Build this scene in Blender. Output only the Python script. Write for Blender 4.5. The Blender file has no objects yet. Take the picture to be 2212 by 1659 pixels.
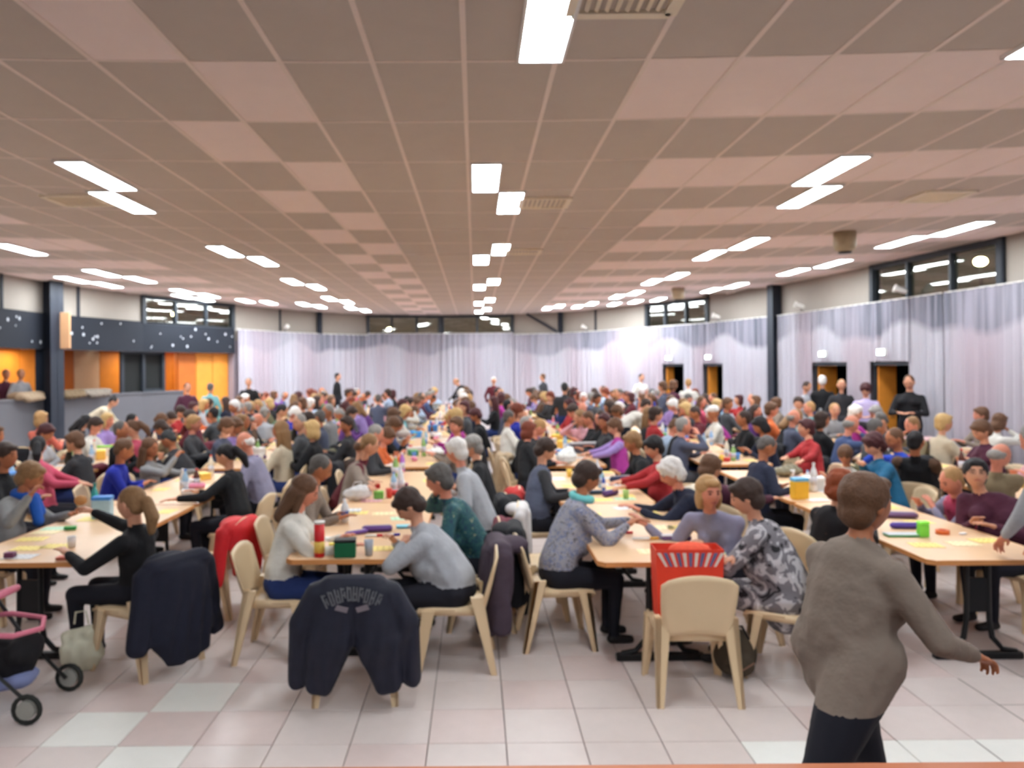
import bpy, math, random
import numpy as np
from mathutils import Matrix, Vector, Euler
RND = random.Random(7)
NR = np.random.RandomState(3)
PI = math.pi
# ------------------------------------------------------------------ camera, world, exposure
F, EYE, VX, VY, ROLL = 1690.0, 2.08, 1026.0, 792.0, -0.008
CEIL = 4.08
SC = bpy.context.scene
COL = SC.collection
cam_d = bpy.data.cameras.new('camera')
cam = bpy.data.objects.new('camera', cam_d)
COL.objects.link(cam)
cam_d.sensor_width = 36
cam_d.lens = F / 2212 * 36
cam_d.shift_x = (1106 - VX) / 2212
cam_d.shift_y = -(829.5 - VY) / 2212
cam_d.clip_start = 0.05
cam_d.dof.use_dof = True
cam_d.dof.focus_distance = 1.0
cam_d.dof.aperture_fstop = 6.2
cam.matrix_world = Matrix.Translation((0, 0, EYE)) @ Matrix.Rotation(PI / 2, 4, 'X') @ Matrix.Rotation(ROLL, 4, 'Z')
SC.camera = cam
SC.view_settings.view_transform = 'Standard'
SC.view_settings.look = 'None'
SC.view_settings.gamma = 1
SC.view_settings.use_curve_mapping = False
SC.view_settings.exposure = 0.62
SC.cycles.max_bounces = 7
SC.cycles.diffuse_bounces = 5
SC.cycles.transparent_max_bounces = 6
SC.cycles.caustics_reflective = False
SC.cycles.caustics_refractive = False
SC.cycles.adaptive_threshold = 0.03
world = bpy.data.worlds.new('night')
SC.world = world
world.use_nodes = True
world.node_tree.nodes['Background'].inputs[0].default_value = (0.045, 0.042, 0.032, 1)
world.node_tree.nodes['Background'].inputs[1].default_value = 1.0
PANEL_L = 34.0       # luminance of the ceiling luminaires


def at(px, py, z):
    """point of the hall on height z seen at a pixel of the photograph"""
    u, v = px - VX, py - VY
    uu = u * math.cos(ROLL) + v * math.sin(ROLL)
    vv = -u * math.sin(ROLL) + v * math.cos(ROLL)
    Y = -F * (z - EYE) / vv
    return uu * Y / F, Y


def atY(px, py, Y):
    u, v = px - VX, py - VY
    uu = u * math.cos(ROLL) + v * math.sin(ROLL)
    vv = -u * math.sin(ROLL) + v * math.cos(ROLL)
    return uu * Y / F, EYE - vv * Y / F


# ------------------------------------------------------------------ materials
def lin(c):
    c = c / 255.0
    return c / 12.92 if c <= 0.04045 else ((c + 0.055) / 1.055) ** 2.4


def L3(rgb):
    return (lin(rgb[0]), lin(rgb[1]), lin(rgb[2]), 1)


MC = {}


def mat(name, rgb, rough=0.7, var=0.12, scale=18.0, bump=0.0, metal=0.0, spec=0.35, emit=None, kind=None, cols=None, coat=0):
    if name in MC:
        return MC[name]
    m = bpy.data.materials.new(name)
    m.use_nodes = True
    nt = m.node_tree
    b = nt.nodes['Principled BSDF']
    b.inputs['Roughness'].default_value = rough
    b.inputs['Metallic'].default_value = metal
    b.inputs['Specular IOR Level'].default_value = spec
    if coat:
        b.inputs['Coat Weight'].default_value = coat
    c = L3(rgb)
    if emit:
        b.inputs['Base Color'].default_value = c
        b.inputs['Emission Color'].default_value = L3(emit[0])
        b.inputs['Emission Strength'].default_value = emit[1]
        MC[name] = m
        return m
    tc = nt.nodes.new('ShaderNodeTexCoord')
    if kind in ('spots', 'flowers', 'speckle', 'checks', 'stripes'):
        ramp = nt.nodes.new('ShaderNodeValToRGB')
        ramp.color_ramp.interpolation = 'CONSTANT' if kind != 'speckle' else 'LINEAR'
        e = ramp.color_ramp.elements
        n = len(cols)
        e[0].position = 0; e[0].color = L3(cols[0])
        e[1].position = 0.38 if kind != 'stripes' else 1 / n
        e[1].color = L3(cols[1])
        for k in range(2, n):
            q = e.new((0.38 + 0.32 * (k - 1) / max(1, n - 2)) if kind != 'stripes' else k / n); q.color = L3(cols[k])
        if kind in ('spots', 'speckle', 'flowers'):
            t = nt.nodes.new('ShaderNodeTexNoise')
            t.inputs['Scale'].default_value = scale
            t.inputs['Detail'].default_value = 2 if kind != 'speckle' else 5
            if kind == 'flowers':
                t.inputs['Distortion'].default_value = 1.5
            nt.links.new(tc.outputs['Object'], t.inputs['Vector'])
            nt.links.new(t.outputs['Fac'], ramp.inputs['Fac'])
        else:
            t = nt.nodes.new('ShaderNodeTexWave')
            t.bands_direction = 'Z' if kind == 'checks' else 'X'
            t.inputs['Scale'].default_value = scale
            nt.links.new(tc.outputs['Object'], t.inputs['Vector'])
            nt.links.new(t.outputs['Fac'], ramp.inputs['Fac'])
        nt.links.new(ramp.outputs['Color'], b.inputs['Base Color'])
        src = t.outputs['Fac']
    else:
        t = nt.nodes.new('ShaderNodeTexNoise')
        t.inputs['Scale'].default_value = scale
        t.inputs['Detail'].default_value = 3
        nt.links.new(tc.outputs['Object'], t.inputs['Vector'])
        mx = nt.nodes.new('ShaderNodeMix'); mx.data_type = 'RGBA'
        mx.inputs[6].default_value = [x * (1 - var) for x in c[:3]] + [1]
        mx.inputs[7].default_value = [min(1, x * (1 + var)) for x in c[:3]] + [1]
        nt.links.new(t.outputs['Fac'], mx.inputs[0])
        nt.links.new(mx.outputs[2], b.inputs['Base Color'])
        src = t.outputs['Fac']
    if bump:
        bp = nt.nodes.new('ShaderNodeBump')
        bp.inputs['Strength'].default_value = bump
        bp.inputs['Distance'].default_value = 0.035 if name.startswith('top_') else 0.01
        nt.links.new(src, bp.inputs['Height'])
        nt.links.new(bp.outputs['Normal'], b.inputs['Normal'])
    MC[name] = m
    return m


# ------------------------------------------------------------------ mesh building
def nrm(v):
    v = np.asarray(v, float)
    return v / (np.linalg.norm(v) + 1e-9)


class MB:
    def __init__(s):
        s.v = []; s.f = []; s.m = []; s.n = 0

    def add(s, v, f, m=0):
        v = np.asarray(v, float)
        s.v.append(v)
        for q in f:
            s.f.append([i + s.n for i in q]); s.m.append(m)
        s.n += len(v)
        return s

    def box(s, c, size, rz=0, m=0, R=None, bev=0.0):
        x, y, z = [k / 2 for k in size]
        if bev and min(x, y, z) > bev:
            b = bev
            v = []
            for zz, ins in ((-z, b), (-z + b, 0), (z - b, 0), (z, b)):
                X, Y = x - ins, y - ins
                v += [(-X + b, -Y, zz), (X - b, -Y, zz), (X, -Y + b, zz), (X, Y - b, zz), (X - b, Y, zz), (-X + b, Y, zz), (-X, Y - b, zz), (-X, -Y + b, zz)]
            f = []
            for k in range(3):
                for i in range(8):
                    j = (i + 1) % 8
                    f.append((k * 8 + i, k * 8 + j, k * 8 + 8 + j, k * 8 + 8 + i))
            f.append(tuple(range(7, -1, -1))); f.append(tuple(range(24, 32)))
        else:
            v = [(-x, -y, -z), (x, -y, -z), (x, y, -z), (-x, y, -z), (-x, -y, z), (x, -y, z), (x, y, z), (-x, y, z)]
            f = [(3, 2, 1, 0), (4, 5, 6, 7), (0, 1, 5, 4), (1, 2, 6, 5), (2, 3, 7, 6), (3, 0, 4, 7)]
        v = np.array(v)
        if rz:
            cs, sn = math.cos(rz), math.sin(rz)
            v = v @ np.array([[cs, sn, 0], [-sn, cs, 0], [0, 0, 1]])
        if R is not None:
            v = v @ np.array(R).T
        return s.add(v + np.array(c), f, m)

    def tube(s, pts, rad, n=8, m=0, side=None, aspect=1.0, caps=True):
        pts = [np.array(p, float) for p in pts]
        if not hasattr(rad, '__len__'):
            rad = [rad] * len(pts)
        V = []; k = len(pts)
        prev = None
        for i, p in enumerate(pts):
            d = nrm(pts[min(i + 1, k - 1)] - pts[max(i - 1, 0)])
            if side is not None:
                a = nrm(np.array(side) - d * np.dot(side, d))
            elif prev is not None:
                a = nrm(prev - d * np.dot(prev, d))
            else:
                a = nrm(np.cross(d, (0, 0, 1) if abs(d[2]) < 0.9 else (0, 1, 0)))
            prev = a
            b = np.cross(d, a)
            for j in range(n):
                t = 2 * PI * j / n
                V.append(p + rad[i] * (aspect * math.cos(t) * a + math.sin(t) * b))
        f = []
        for i in range(k - 1):
            for j in range(n):
                q = (j + 1) % n
                f.append((i * n + j, i * n + q, (i + 1) * n + q, (i + 1) * n + j))
        if caps:
            f.append(tuple(range(n - 1, -1, -1))); f.append(tuple(range((k - 1) * n, k * n)))
        return s.add(V, f, m)

    def lathe(s, c, prof, n=14, m=0):
        V = []
        for r, z in prof:
            for j in range(n):
                t = 2 * PI * j / n
                V.append((c[0] + r * math.cos(t), c[1] + r * math.sin(t), c[2] + z))
        k = len(prof); f = []
        for i in range(k - 1):
            for j in range(n):
                q = (j + 1) % n
                f.append((i * n + j, i * n + q, (i + 1) * n + q, (i + 1) * n + j))
        f.append(tuple(range(n - 1, -1, -1))); f.append(tuple(range((k - 1) * n, k * n)))
        return s.add(V, f, m)

    def ell(s, c, r, nu=14, nv=10, m=0, R=None):
        V = []; f = []
        for i in range(nv + 1):
            p = PI * i / nv
            for j in range(nu):
                t = 2 * PI * j / nu
                V.append((r[0] * math.sin(p) * math.cos(t), r[1] * math.sin(p) * math.sin(t), r[2] * math.cos(p)))
        for i in range(nv):
            for j in range(nu):
                q = (j + 1) % nu
                f.append((i * nu + j, (i + 1) * nu + j, (i + 1) * nu + q, i * nu + q))
        V = np.array(V)
        if R is not None:
            V = V @ np.array(R).T
        return s.add(V + np.array(c), f, m)

    def prism(s, poly, z0, z1, m=0):
        n = len(poly)
        V = [(x, y, z0) for x, y in poly] + [(x, y, z1) for x, y in poly]
        f = [tuple(range(n - 1, -1, -1)), tuple(range(n, 2 * n))]
        for i in range(n):
            j = (i + 1) % n
            f.append((i, j, n + j, n + i))
        return s.add(V, f, m)

    def mesh(s, name, mats, smooth=False):
        me = bpy.data.meshes.new(name)
        V = np.concatenate(s.v) if s.v else np.zeros((0, 3))
        me.from_pydata(V.tolist(), [], s.f)
        for mm in mats:
            me.materials.append(mm)
        if len(mats) > 1:
            me.polygons.foreach_set('material_index', s.m)
        if smooth:
            me.polygons.foreach_set('use_smooth', [True] * len(me.polygons))
        me.update()
        return me

    def build(s, name, mats, parent=None, smooth=False, loc=None, rz=0):
        if not isinstance(mats, (list, tuple)):
            mats = [mats]
        return link(name, s.mesh(name, mats, smooth), parent, loc, rz)


def link(name, data, parent=None, loc=None, rz=0):
    o = bpy.data.objects.new(name, data)
    COL.objects.link(o)
    if parent is not None:
        o.parent = parent
    if loc is not None:
        o.location = loc
    if rz:
        o.rotation_euler = (0, 0, rz)
    return o


def tag(o, label=None, cat=None, group=None, kind=None):
    if label: o['label'] = label
    if cat: o['category'] = cat
    if group: o['group'] = group
    if kind: o['kind'] = kind
    return o


def thing(name, label, cat, loc=(0, 0, 0), rz=0, group=None):
    return tag(link(name, None, None, loc, rz), label, cat, group)


def struct(name, mb, mats, parent=None, smooth=False):
    o = mb.build(name, mats, parent, smooth)
    if parent is None:
        o['kind'] = 'structure'
    return o


# ------------------------------------------------------------------ palette
C = {
    'ceil_dark': (174, 152, 132), 'ceil_light': (226, 200, 186), 'grid': (214, 186, 170),
}
M_dark = mat('ceiling_panel_taupe', (198, 188, 180), 0.9, 0.04, 6)
M_light = mat('ceiling_panel_pale', (242, 226, 222), 0.9, 0.03, 6)
M_grid = mat('ceiling_grid_paint', (236, 222, 214), 0.6, 0.03)
M_tileA = mat('floor_tile_pink', (216, 203, 199), 0.36, 0.06, 9, spec=0.4)
M_tileB = mat('floor_tile_white', (232, 231, 226), 0.36, 0.04, 9, spec=0.4)
M_tileC = mat('floor_tile_rose', (214, 196, 192), 0.36, 0.06, 9, spec=0.4)
M_grout = mat('grout', (120, 108, 104), 0.8)
M_wallup = mat('upper_wall_cladding', (158, 150, 142), 0.8, 0.04, 4)
M_walllow = mat('lower_wall', (150, 140, 150), 0.8, 0.05, 4)
M_steel = mat('dark_blue_steel', (38, 44, 56), 0.5, 0.1)
M_frame = mat('window_frame_dark', (48, 54, 62), 0.45, 0.1)
M_black = mat('black_metal', (20, 20, 22), 0.4, 0.1)
M_white = mat('white_plastic', (232, 230, 225), 0.4, 0.03)
M_beige = mat('beige_plastic', (222, 196, 158), 0.38, 0.04, 5, spec=0.45)
M_orange = mat('orange_wood', (226, 146, 56), 0.5, 0.14, 5)
M_orange2 = mat('dark_orange_wood', (190, 104, 40), 0.5, 0.14, 5)
M_postwood = mat('post_wood', (205, 158, 118), 0.6, 0.08, 5)
M_grey = mat('grey_parapet', (96, 96, 102), 0.7, 0.05, 5)
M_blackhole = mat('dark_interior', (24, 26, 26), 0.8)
M_table = mat('beech_tabletop', (228, 190, 150), 0.38, 0.07, 7, spec=0.4)
M_tedge = mat('table_edge', (206, 140, 84), 0.5, 0.1, 7)
M_stage = mat('stage_wood', (190, 116, 82), 0.5, 0.1, 7)
M_lampbody = mat('luminaire_frame', (235, 235, 235), 0.4)
M_panel = mat('luminaire_diffuser', (255, 255, 255), 0.5, emit=((243, 251, 255), PANEL_L))


def glass_mat():
    m = bpy.data.materials.new('window_glass')
    m.use_nodes = True
    nt = m.node_tree
    for n in list(nt.nodes):
        nt.nodes.remove(n)
    o = nt.nodes.new('ShaderNodeOutputMaterial')
    mx = nt.nodes.new('ShaderNodeMixShader')
    tr = nt.nodes.new('ShaderNodeBsdfTransparent'); tr.inputs[0].default_value = (0.8, 0.82, 0.75, 1)
    gl = nt.nodes.new('ShaderNodeBsdfGlossy'); gl.inputs['Roughness'].default_value = 0.03
    mx.inputs[0].default_value = 0.16
    nt.links.new(tr.outputs[0], mx.inputs[1]); nt.links.new(gl.outputs[0], mx.inputs[2])
    nt.links.new(mx.outputs[0], o.inputs['Surface'])
    return m


M_glass = glass_mat()


def curtain_mat():
    m = bpy.data.materials.new('white_string_curtain')
    m.use_nodes = True
    nt = m.node_tree
    b = nt.nodes['Principled BSDF']
    b.inputs['Roughness'].default_value = 0.85
    tc = nt.nodes.new('ShaderNodeTexCoord')
    sep = nt.nodes.new('ShaderNodeSeparateXYZ')
    nt.links.new(tc.outputs['Object'], sep.inputs[0])
    # wavy darker border: position along the wall only
    mp = nt.nodes.new('ShaderNodeMapping'); mp.inputs['Scale'].default_value = (1, 1, 0)
    nt.links.new(tc.outputs['Object'], mp.inputs[0])
    n1 = nt.nodes.new('ShaderNodeTexNoise'); n1.inputs['Scale'].default_value = 0.42; n1.inputs['Detail'].default_value = 1.5
    nt.links.new(mp.outputs[0], n1.inputs['Vector'])
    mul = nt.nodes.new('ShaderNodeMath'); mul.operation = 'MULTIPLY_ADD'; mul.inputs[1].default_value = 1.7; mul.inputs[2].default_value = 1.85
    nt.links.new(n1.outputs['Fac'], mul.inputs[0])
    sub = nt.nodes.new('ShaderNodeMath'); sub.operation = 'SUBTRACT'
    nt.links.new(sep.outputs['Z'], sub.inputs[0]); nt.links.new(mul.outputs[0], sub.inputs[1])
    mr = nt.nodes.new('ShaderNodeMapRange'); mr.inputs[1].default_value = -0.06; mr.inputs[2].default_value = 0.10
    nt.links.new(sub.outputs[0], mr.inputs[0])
    # thin vertical threads, much stronger in the border
    mp2 = nt.nodes.new('ShaderNodeMapping'); mp2.inputs['Scale'].default_value = (9, 9, 0.35)
    nt.links.new(tc.outputs['Object'], mp2.inputs[0])
    n2 = nt.nodes.new('ShaderNodeTexNoise'); n2.inputs['Scale'].default_value = 1.0; n2.inputs['Detail'].default_value = 3
    nt.links.new(mp2.outputs[0], n2.inputs['Vector'])
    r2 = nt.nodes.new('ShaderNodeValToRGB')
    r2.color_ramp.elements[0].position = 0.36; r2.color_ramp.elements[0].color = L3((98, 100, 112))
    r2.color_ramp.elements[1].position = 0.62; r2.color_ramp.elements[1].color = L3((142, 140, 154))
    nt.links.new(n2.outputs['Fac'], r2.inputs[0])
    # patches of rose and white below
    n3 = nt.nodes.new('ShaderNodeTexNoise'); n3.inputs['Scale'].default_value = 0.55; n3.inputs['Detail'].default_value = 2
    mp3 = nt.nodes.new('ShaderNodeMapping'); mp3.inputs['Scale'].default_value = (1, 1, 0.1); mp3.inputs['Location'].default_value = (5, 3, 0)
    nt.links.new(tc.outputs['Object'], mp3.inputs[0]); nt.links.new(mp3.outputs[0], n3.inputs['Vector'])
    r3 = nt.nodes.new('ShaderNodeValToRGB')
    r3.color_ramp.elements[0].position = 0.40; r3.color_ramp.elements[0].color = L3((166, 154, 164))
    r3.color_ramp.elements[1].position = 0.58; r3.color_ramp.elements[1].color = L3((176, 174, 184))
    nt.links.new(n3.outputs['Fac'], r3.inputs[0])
    n4 = nt.nodes.new('ShaderNodeTexNoise'); n4.inputs['Scale'].default_value = 0.3
    nt.links.new(mp3.outputs[0], n4.inputs['Vector'])
    mr4 = nt.nodes.new('ShaderNodeMapRange'); mr4.inputs[1].default_value = 0.38; mr4.inputs[2].default_value = 0.58; mr4.inputs[3].default_value = 0.3
    nt.links.new(n4.outputs['Fac'], mr4.inputs[0])
    mm4 = nt.nodes.new('ShaderNodeMath'); mm4.operation = 'MULTIPLY'
    nt.links.new(mr.outputs[0], mm4.inputs[0]); nt.links.new(mr4.outputs[0], mm4.inputs[1])
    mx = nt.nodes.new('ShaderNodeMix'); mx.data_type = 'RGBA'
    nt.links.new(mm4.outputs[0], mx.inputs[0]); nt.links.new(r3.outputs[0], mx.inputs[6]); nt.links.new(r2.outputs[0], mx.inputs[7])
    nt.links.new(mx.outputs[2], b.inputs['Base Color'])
    return m


M_curtain = curtain_mat()

# ------------------------------------------------------------------ ceiling
TX, TY, X0, Y0 = 0.6, 1.255, -0.055, 5.12
BOW = 0.018


def bowed(x, y):
    return y - BOW * x * x * min(1, max(0, (y + 2) / 12))


ceiling = struct('ceiling', MB().box((-0.7, 14, CEIL + 0.14), (20.2, 37, 0.1)), M_grid)
pane_meshes = {}


def panel_quad(mb, i, k, z0, z1, mi):
    xa, xb = X0 + TX * i + 0.015, X0 + TX * (i + 1) - 0.015
    ya, yb = Y0 + TY * k + 0.01, Y0 + TY * (k + 1) - 0.01
    p = [(xa, bowed(xa, ya)), (xb, bowed(xb, ya)), (xb, bowed(xb, yb)), (xa, bowed(xa, yb))]
    mb.prism(p, z0, z1, mi)


def is_light(i, k):
    if i in (-4, -3):
        return (k % 2 == 0) == (i == -3)
    if k % 2 == 0:
        if i >= (2 if k == 0 else 3 if k == 2 else 4):
            return True
        if i <= -11 and k >= 3:
            return True
    return False


cells = []
for k in range(-6, 21):
    for i in range(-17, 15):
        xc, yc = X0 + TX * (i + .5), bowed(X0 + TX * (i + .5), Y0 + TY * (k + .5))
        if yc > 30.4 or (yc > 17 and abs(xc + 0.9) > 9.4 - (yc - 17) * 0.32):
            continue
        inview = yc > 3.9 and abs((xc) / yc - 0.05) < 0.75
        cells.append((yc * 1.0 + abs(xc) * 0.3 if inview else 99, i, k))
cells.sort()
rest = MB()
for n, (d, i, k) in enumerate(cells):
    mm = M_light if is_light(i, k) else M_dark
    if n < 298 and d < 99:
        mb = MB(); panel_quad(mb, i, k, CEIL, CEIL + 0.03, 0)
        mb.build('ceiling_panel', mm, ceiling)
    else:
        panel_quad(rest, i, k, CEIL, CEIL + 0.03, 1 if mm is M_light else 0)
o = rest.build('ceiling_panel', [M_dark, M_light], ceiling); o['kind'] = 'stuff'
gm = MB()
for i in range(-17, 16):
    x = X0 + TX * i
    gm.box((x, 13.2, CEIL + 0.012), (0.034, 35, 0.036))
for k in range(-6, 21):
    for i in range(-17, 15):
        xa, xb = X0 + TX * i, X0 + TX * (i + 1)
        y = Y0 + TY * k
        ya, yb = bowed(xa, y), bowed(xb, y)
        gm.prism([(xa, ya - 0.011), (xb, yb - 0.011), (xb, yb + 0.011), (xa, ya + 0.011)], CEIL - 0.004, CEIL + 0.03)
gm.build('ceiling_grid', M_grid, ceiling)

# luminaires: recessed strips in staggered pairs along five lines
lamp_frame = MB()
for sx, sy, wx, wy in ((0, 0.6, 0.31, 0.02), (0, -0.6, 0.31, 0.02), (0.145, 0, 0.02, 1.22), (-0.145, 0, 0.02, 1.22)):
    lamp_frame.box((sx, sy, -0.012), (wx, wy, 0.03))
lamp_frame = lamp_frame.mesh('lamp_frame', [M_lampbody])
lamp_diff = MB().box((0, 0, -0.012), (0.275, 1.18, 0.02), bev=0.006).mesh('diffuser', [M_panel])
rowsY = lambda k: Y0 + TY * (k + 0.5)
lampspots = []
for k in (-5, -4, -1, 0, 2, 3, 6, 7, 10, 11, 14, 15, 17, 18):
    q = {-5: .13, -4: .44, -1: .44, 0: .44, 2: .13, 3: .44, 6: .45, 7: .13, 10: .45, 11: .13, 14: .46, 15: .14, 17: .42, 18: .16}[k]
    if k == 0: continue
    lampspots.append((q, rowsY(k), 'centre'))
for x, y in ((-3.85, -1), (-4.16, 0.2), (-3.85, 8.04), (-4.16, 9.31), (-4.2, 13.25), (-3.9, 14.5), (-4.17, 17.95), (-3.87, 19.2), (-4.15, 22.4), (-3.85, 23.6), (-4.1, 26.0), (-3.8, 27.2)):
    lampspots.append((x, y, 'left'))
for x, y in ((-7.5, 2.4), (-7.5, 8.0), (-7.7, 11.6), (-7.45, 12.86), (-7.65, 16.1), (-7.38, 17.3), (-7.45, 20.0), (-7.2, 21.2), (-6.7, 22.9), (-6.2, 23.6), (-5.3, 24.3), (-5.0, 25.3), (-8.8, 17.2), (-8.6, 18.3), (-7.95, 21.4), (-7.75, 22.4)):
    lampspots.append((x, y, 'far left'))
for x, y in ((3.95, -1), (3.6, 0.2), (3.6, 4.5), (3.66, 8.07), (3.97, 9.3), (4.5, 12.84), (4.25, 14.15), (4.5, 17.4), (4.22, 18.6), (4.4, 21.4), (4.1, 22.5), (3.75, 25.0), (3.45, 26.2), (2.8, 25.9), (2.5, 26.8)):
    lampspots.append((x, y, 'right'))
for x, y in ((7.3, 2.6), (7.0, 8.0), (7.2, 11.6), (6.98, 12.8), (7.1, 15.5), (6.85, 16.8), (6.55, 19.6), (6.3, 20.8), (5.55, 23.6), (5.0, 24.3), (4.5, 25.2)):
    lampspots.append((x, y, 'far right'))
cnt = {}
ORD = ['first', 'second', 'third', 'fourth', 'fifth', 'sixth', 'seventh', 'eighth', 'ninth', 'tenth', 'eleventh', 'twelfth', 'thirteenth', 'fourteenth', 'fifteenth', 'sixteenth', 'seventeenth']
for x, y, line in lampspots:
    if y > 4:
        n = cnt.get(line, 0); cnt[line] = n + 1
        lab = f'white lit ceiling strip light, {ORD[n]} from the camera in the {line} line'
        grp = f'strip lights of the {line} line'
    else:
        n = cnt.get('s' + line, 0); cnt['s' + line] = n + 1; lab = f'white lit ceiling strip light overhead, {ORD[n]} of the {line} line above the stage'; grp = 'strip lights above the stage'
    t = thing('ceiling_light', lab, 'ceiling light', (x, y, CEIL), 0, grp)
    link('lamp_frame', lamp_frame, t); link('diffuser', lamp_diff, t)

# ceiling vents and domes
M_vent = mat('vent_cream', (236, 226, 206), 0.5, 0.04)
for x, y, s, lab in ((0.84, 4.15, 0.56, 'large cream ceiling vent beside the nearest strip light'), (0.86, 9.55, 0.56, 'small cream ceiling vent right of the centre strip lights'),
                     (5.55, 9.35, 0.56, 'cream ceiling vent near the right-hand wall lights'), (-4.65, 9.2, 0.56, 'cream ceiling vent behind the left pair of strip lights'),
                     (0.86, 13.6, 0.56, 'thin cream ceiling vent farther along the centre line')):
    t = thing('ceiling_vent', lab, 'vent', (x, y, CEIL), 0, 'ceiling vents')
    mb = MB()
    for a, b, w, d in ((0, s / 2, s, 0.07), (0, -s / 2, s, 0.07), (s / 2, 0, 0.07, s), (-s / 2, 0, 0.07, s)):
        mb.box((a, b, -0.012), (w, d, 0.024))
    mb.build('frame', M_vent, t)
    for q in range(8):
        MB().box((-s / 2 + 0.08 + q * (s - 0.16) / 7, 0, -0.01), (0.022, s - 0.1, 0.02), R=Matrix.Rotation(0.5, 3, 'Y')).build('slat', M_vent, t)
for (px, py), lab in (((1825, 513), 'beige ceiling loudspeaker drum with dark underside near right wall'), ((1465, 634), 'beige ceiling loudspeaker drum farther off above the right window')):
    x, y = at(px, py - 12, CEIL)
    t = thing('ceiling_speaker', lab, 'speaker', (x, y, CEIL), 0, 'drums on the ceiling')
    MB().lathe((0, 0, -0.3), [(0.1, 0.0), (0.15, 0.03), (0.165, 0.1), (0.16, 0.3)], 20).build('housing', mat('drum_beige', (176, 160, 132), 0.5), t, True)
    MB().lathe((0, 0, -0.325), [(0.09, 0), (0.1, 0.02), (0.1, 0.04)], 20).build('grille', M_black, t, True)

# ------------------------------------------------------------------ floor
floor = struct('floor', MB().box((-0.7, 14, -0.06), (26, 37, 0.1)), M_grout)
TS, FX0, FY0 = 0.43, -0.275, 4.318
tm = {}
for key, mm in (('a', M_tileA), ('b', M_tileB), ('c', M_tileC)):
    tm[key] = MB().box((0, 0, -0.006), (TS - 0.006, TS - 0.006, 0.016), bev=0.002).mesh('floor_tile', [mm])


def tile_kind(i, k):
    if i >= 4 and k == -1: return 'b'
    if (i, k) in ((-4, 1), (-5, 0), (-4, -1)): return 'b'
    if (i, k) in ((-4, 0), (-5, 1), (-3, 0)): return 'c'
    if (i * 7 + k * 13) % 5 == 0: return 'c'
    return 'a'


ft = []
for k in range(-18, 62):
    for i in range(-23, 21):
        x, y = FX0 + TS * (i + .5), FY0 + TS * (k + .5)
        vis = y > 3.4 and abs(x / y) < 0.68
        ft.append(((y + 0.2 * abs(x)) if vis else 99, i, k, x, y))
ft.sort()
rest = MB()
for n, (d, i, k, x, y) in enumerate(ft):
    kk = tile_kind(i, k)
    if n < 298:
        link('floor_tile', tm[kk], floor, (x, y, 0))
    else:
        h = TS / 2 - 0.003
        rest.add([(x - h, y - h, 0.002), (x + h, y - h, 0.002), (x + h, y + h, 0.002), (x - h, y + h, 0.002)], [(0, 1, 2, 3)], {'a': 0, 'b': 1, 'c': 2}[kk])
o = rest.build('floor_tile', [M_tileA, M_tileB, M_tileC], floor); o['kind'] = 'stuff'
# stage lip in front of the camera
struct('stage', MB().box((0, -0.7, 0.32), (18.5, 6.7, 0.64), bev=0.0).box((0, 2.63, 0.672), (18.5, 0.12, 0.07), m=1), [mat('stage_front', (90, 80, 74), 0.8), M_stage])

# ------------------------------------------------------------------ walls
CT = 3.3
LW = [(-9.75, -4), (-9.75, 6), (-9.75, 12), (-9.75, 15.6), (-9.75, 17.6), (-9.55, 18.6), (-8.95, 21.0), (-7.5, 24.3)]
BW = [(-7.5, 24.3), (-6.6, 26.5), (-5.55, 28.2), (-4.1, 29.7), (-1.3, 30.3), (1.5, 30.1), (3.25, 29.2)]
RW = [(3.25, 29.2), (4.4, 27.7), (5.6, 25.5), (6.9, 23.0), (7.75, 19.9), (7.98, 17.8), (8.15, 16.0), (8.42, 12.4), (8.5, 6), (8.5, -4)]
CEN = np.array((-0.6, 13.0))


def wall_seg(mb, a, b, z0, z1, out=0.0, th=0.2, m=0):
    a = np.array(a, float); b = np.array(b, float)
    d = nrm(b - a); n = np.array((d[1], -d[0]))
    if np.dot(n, CEN - a) > 0: n = -n
    p = [a + n * out, b + n * out, b + n * (out + th), a + n * (out + th)]
    if (p[1][0] - p[0][0]) * (p[2][1] - p[1][1]) - (p[1][1] - p[0][1]) * (p[2][0] - p[1][0]) < 0: p = p[::-1]
    mb.prism([tuple(q) for q in p], z0, z1, m)


def sub(a, b, t):
    return (a[0] + (b[0] - a[0]) * t, a[1] + (b[1] - a[1]) * t)


# windows: (polyline, segment index)
wl = MB(); wb = MB(); wr = MB()
OPENL = [3, 4, 5]           # gallery openings under the starry band reach along these and the next
for i in range(len(LW) - 1):
    a, b = LW[i], LW[i + 1]
    gal = i >= 2
    z0 = 2.55 if gal else 0
    z1 = 3.30 if i == 6 else 4.2
    wall_seg(wl, a, b, z0, z1, m=1 if True else 0)
    if gal:
        pass
struct('wall_left', wl, [M_walllow, M_wallup])
for i in range(len(BW) - 1):
    win = i in (3, 4)
    wall_seg(wb, BW[i], BW[i + 1], 0, CT - 0.35, m=0)
    wall_seg(wb, BW[i], BW[i + 1], CT - 0.35, CT - 0.1 if win else 4.2, m=1)
struct('wall_back', wb, [M_walllow, M_wallup])

DOORPX = [(1437, 1484), (1527, 1571), (1765, 1845), (1893, 1979)]


def hit_wall(px, poly):
    """where the view ray through a pixel column meets a wall polyline (plan view)"""
    u = (px - VX) / F
    for i in range(len(poly) - 1):
        a, b = np.array(poly[i]), np.array(poly[i + 1])
        # x = u*y
        den = (b[0] - a[0]) - u * (b[1] - a[1])
        if abs(den) < 1e-9: continue
        t = (u * a[1] - a[0]) / den
        if -1e-6 <= t <= 1 + 1e-6 and a[1] + (b[1] - a[1]) * t > 1:
            return i, t, a + (b - a) * t
    return None


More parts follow.
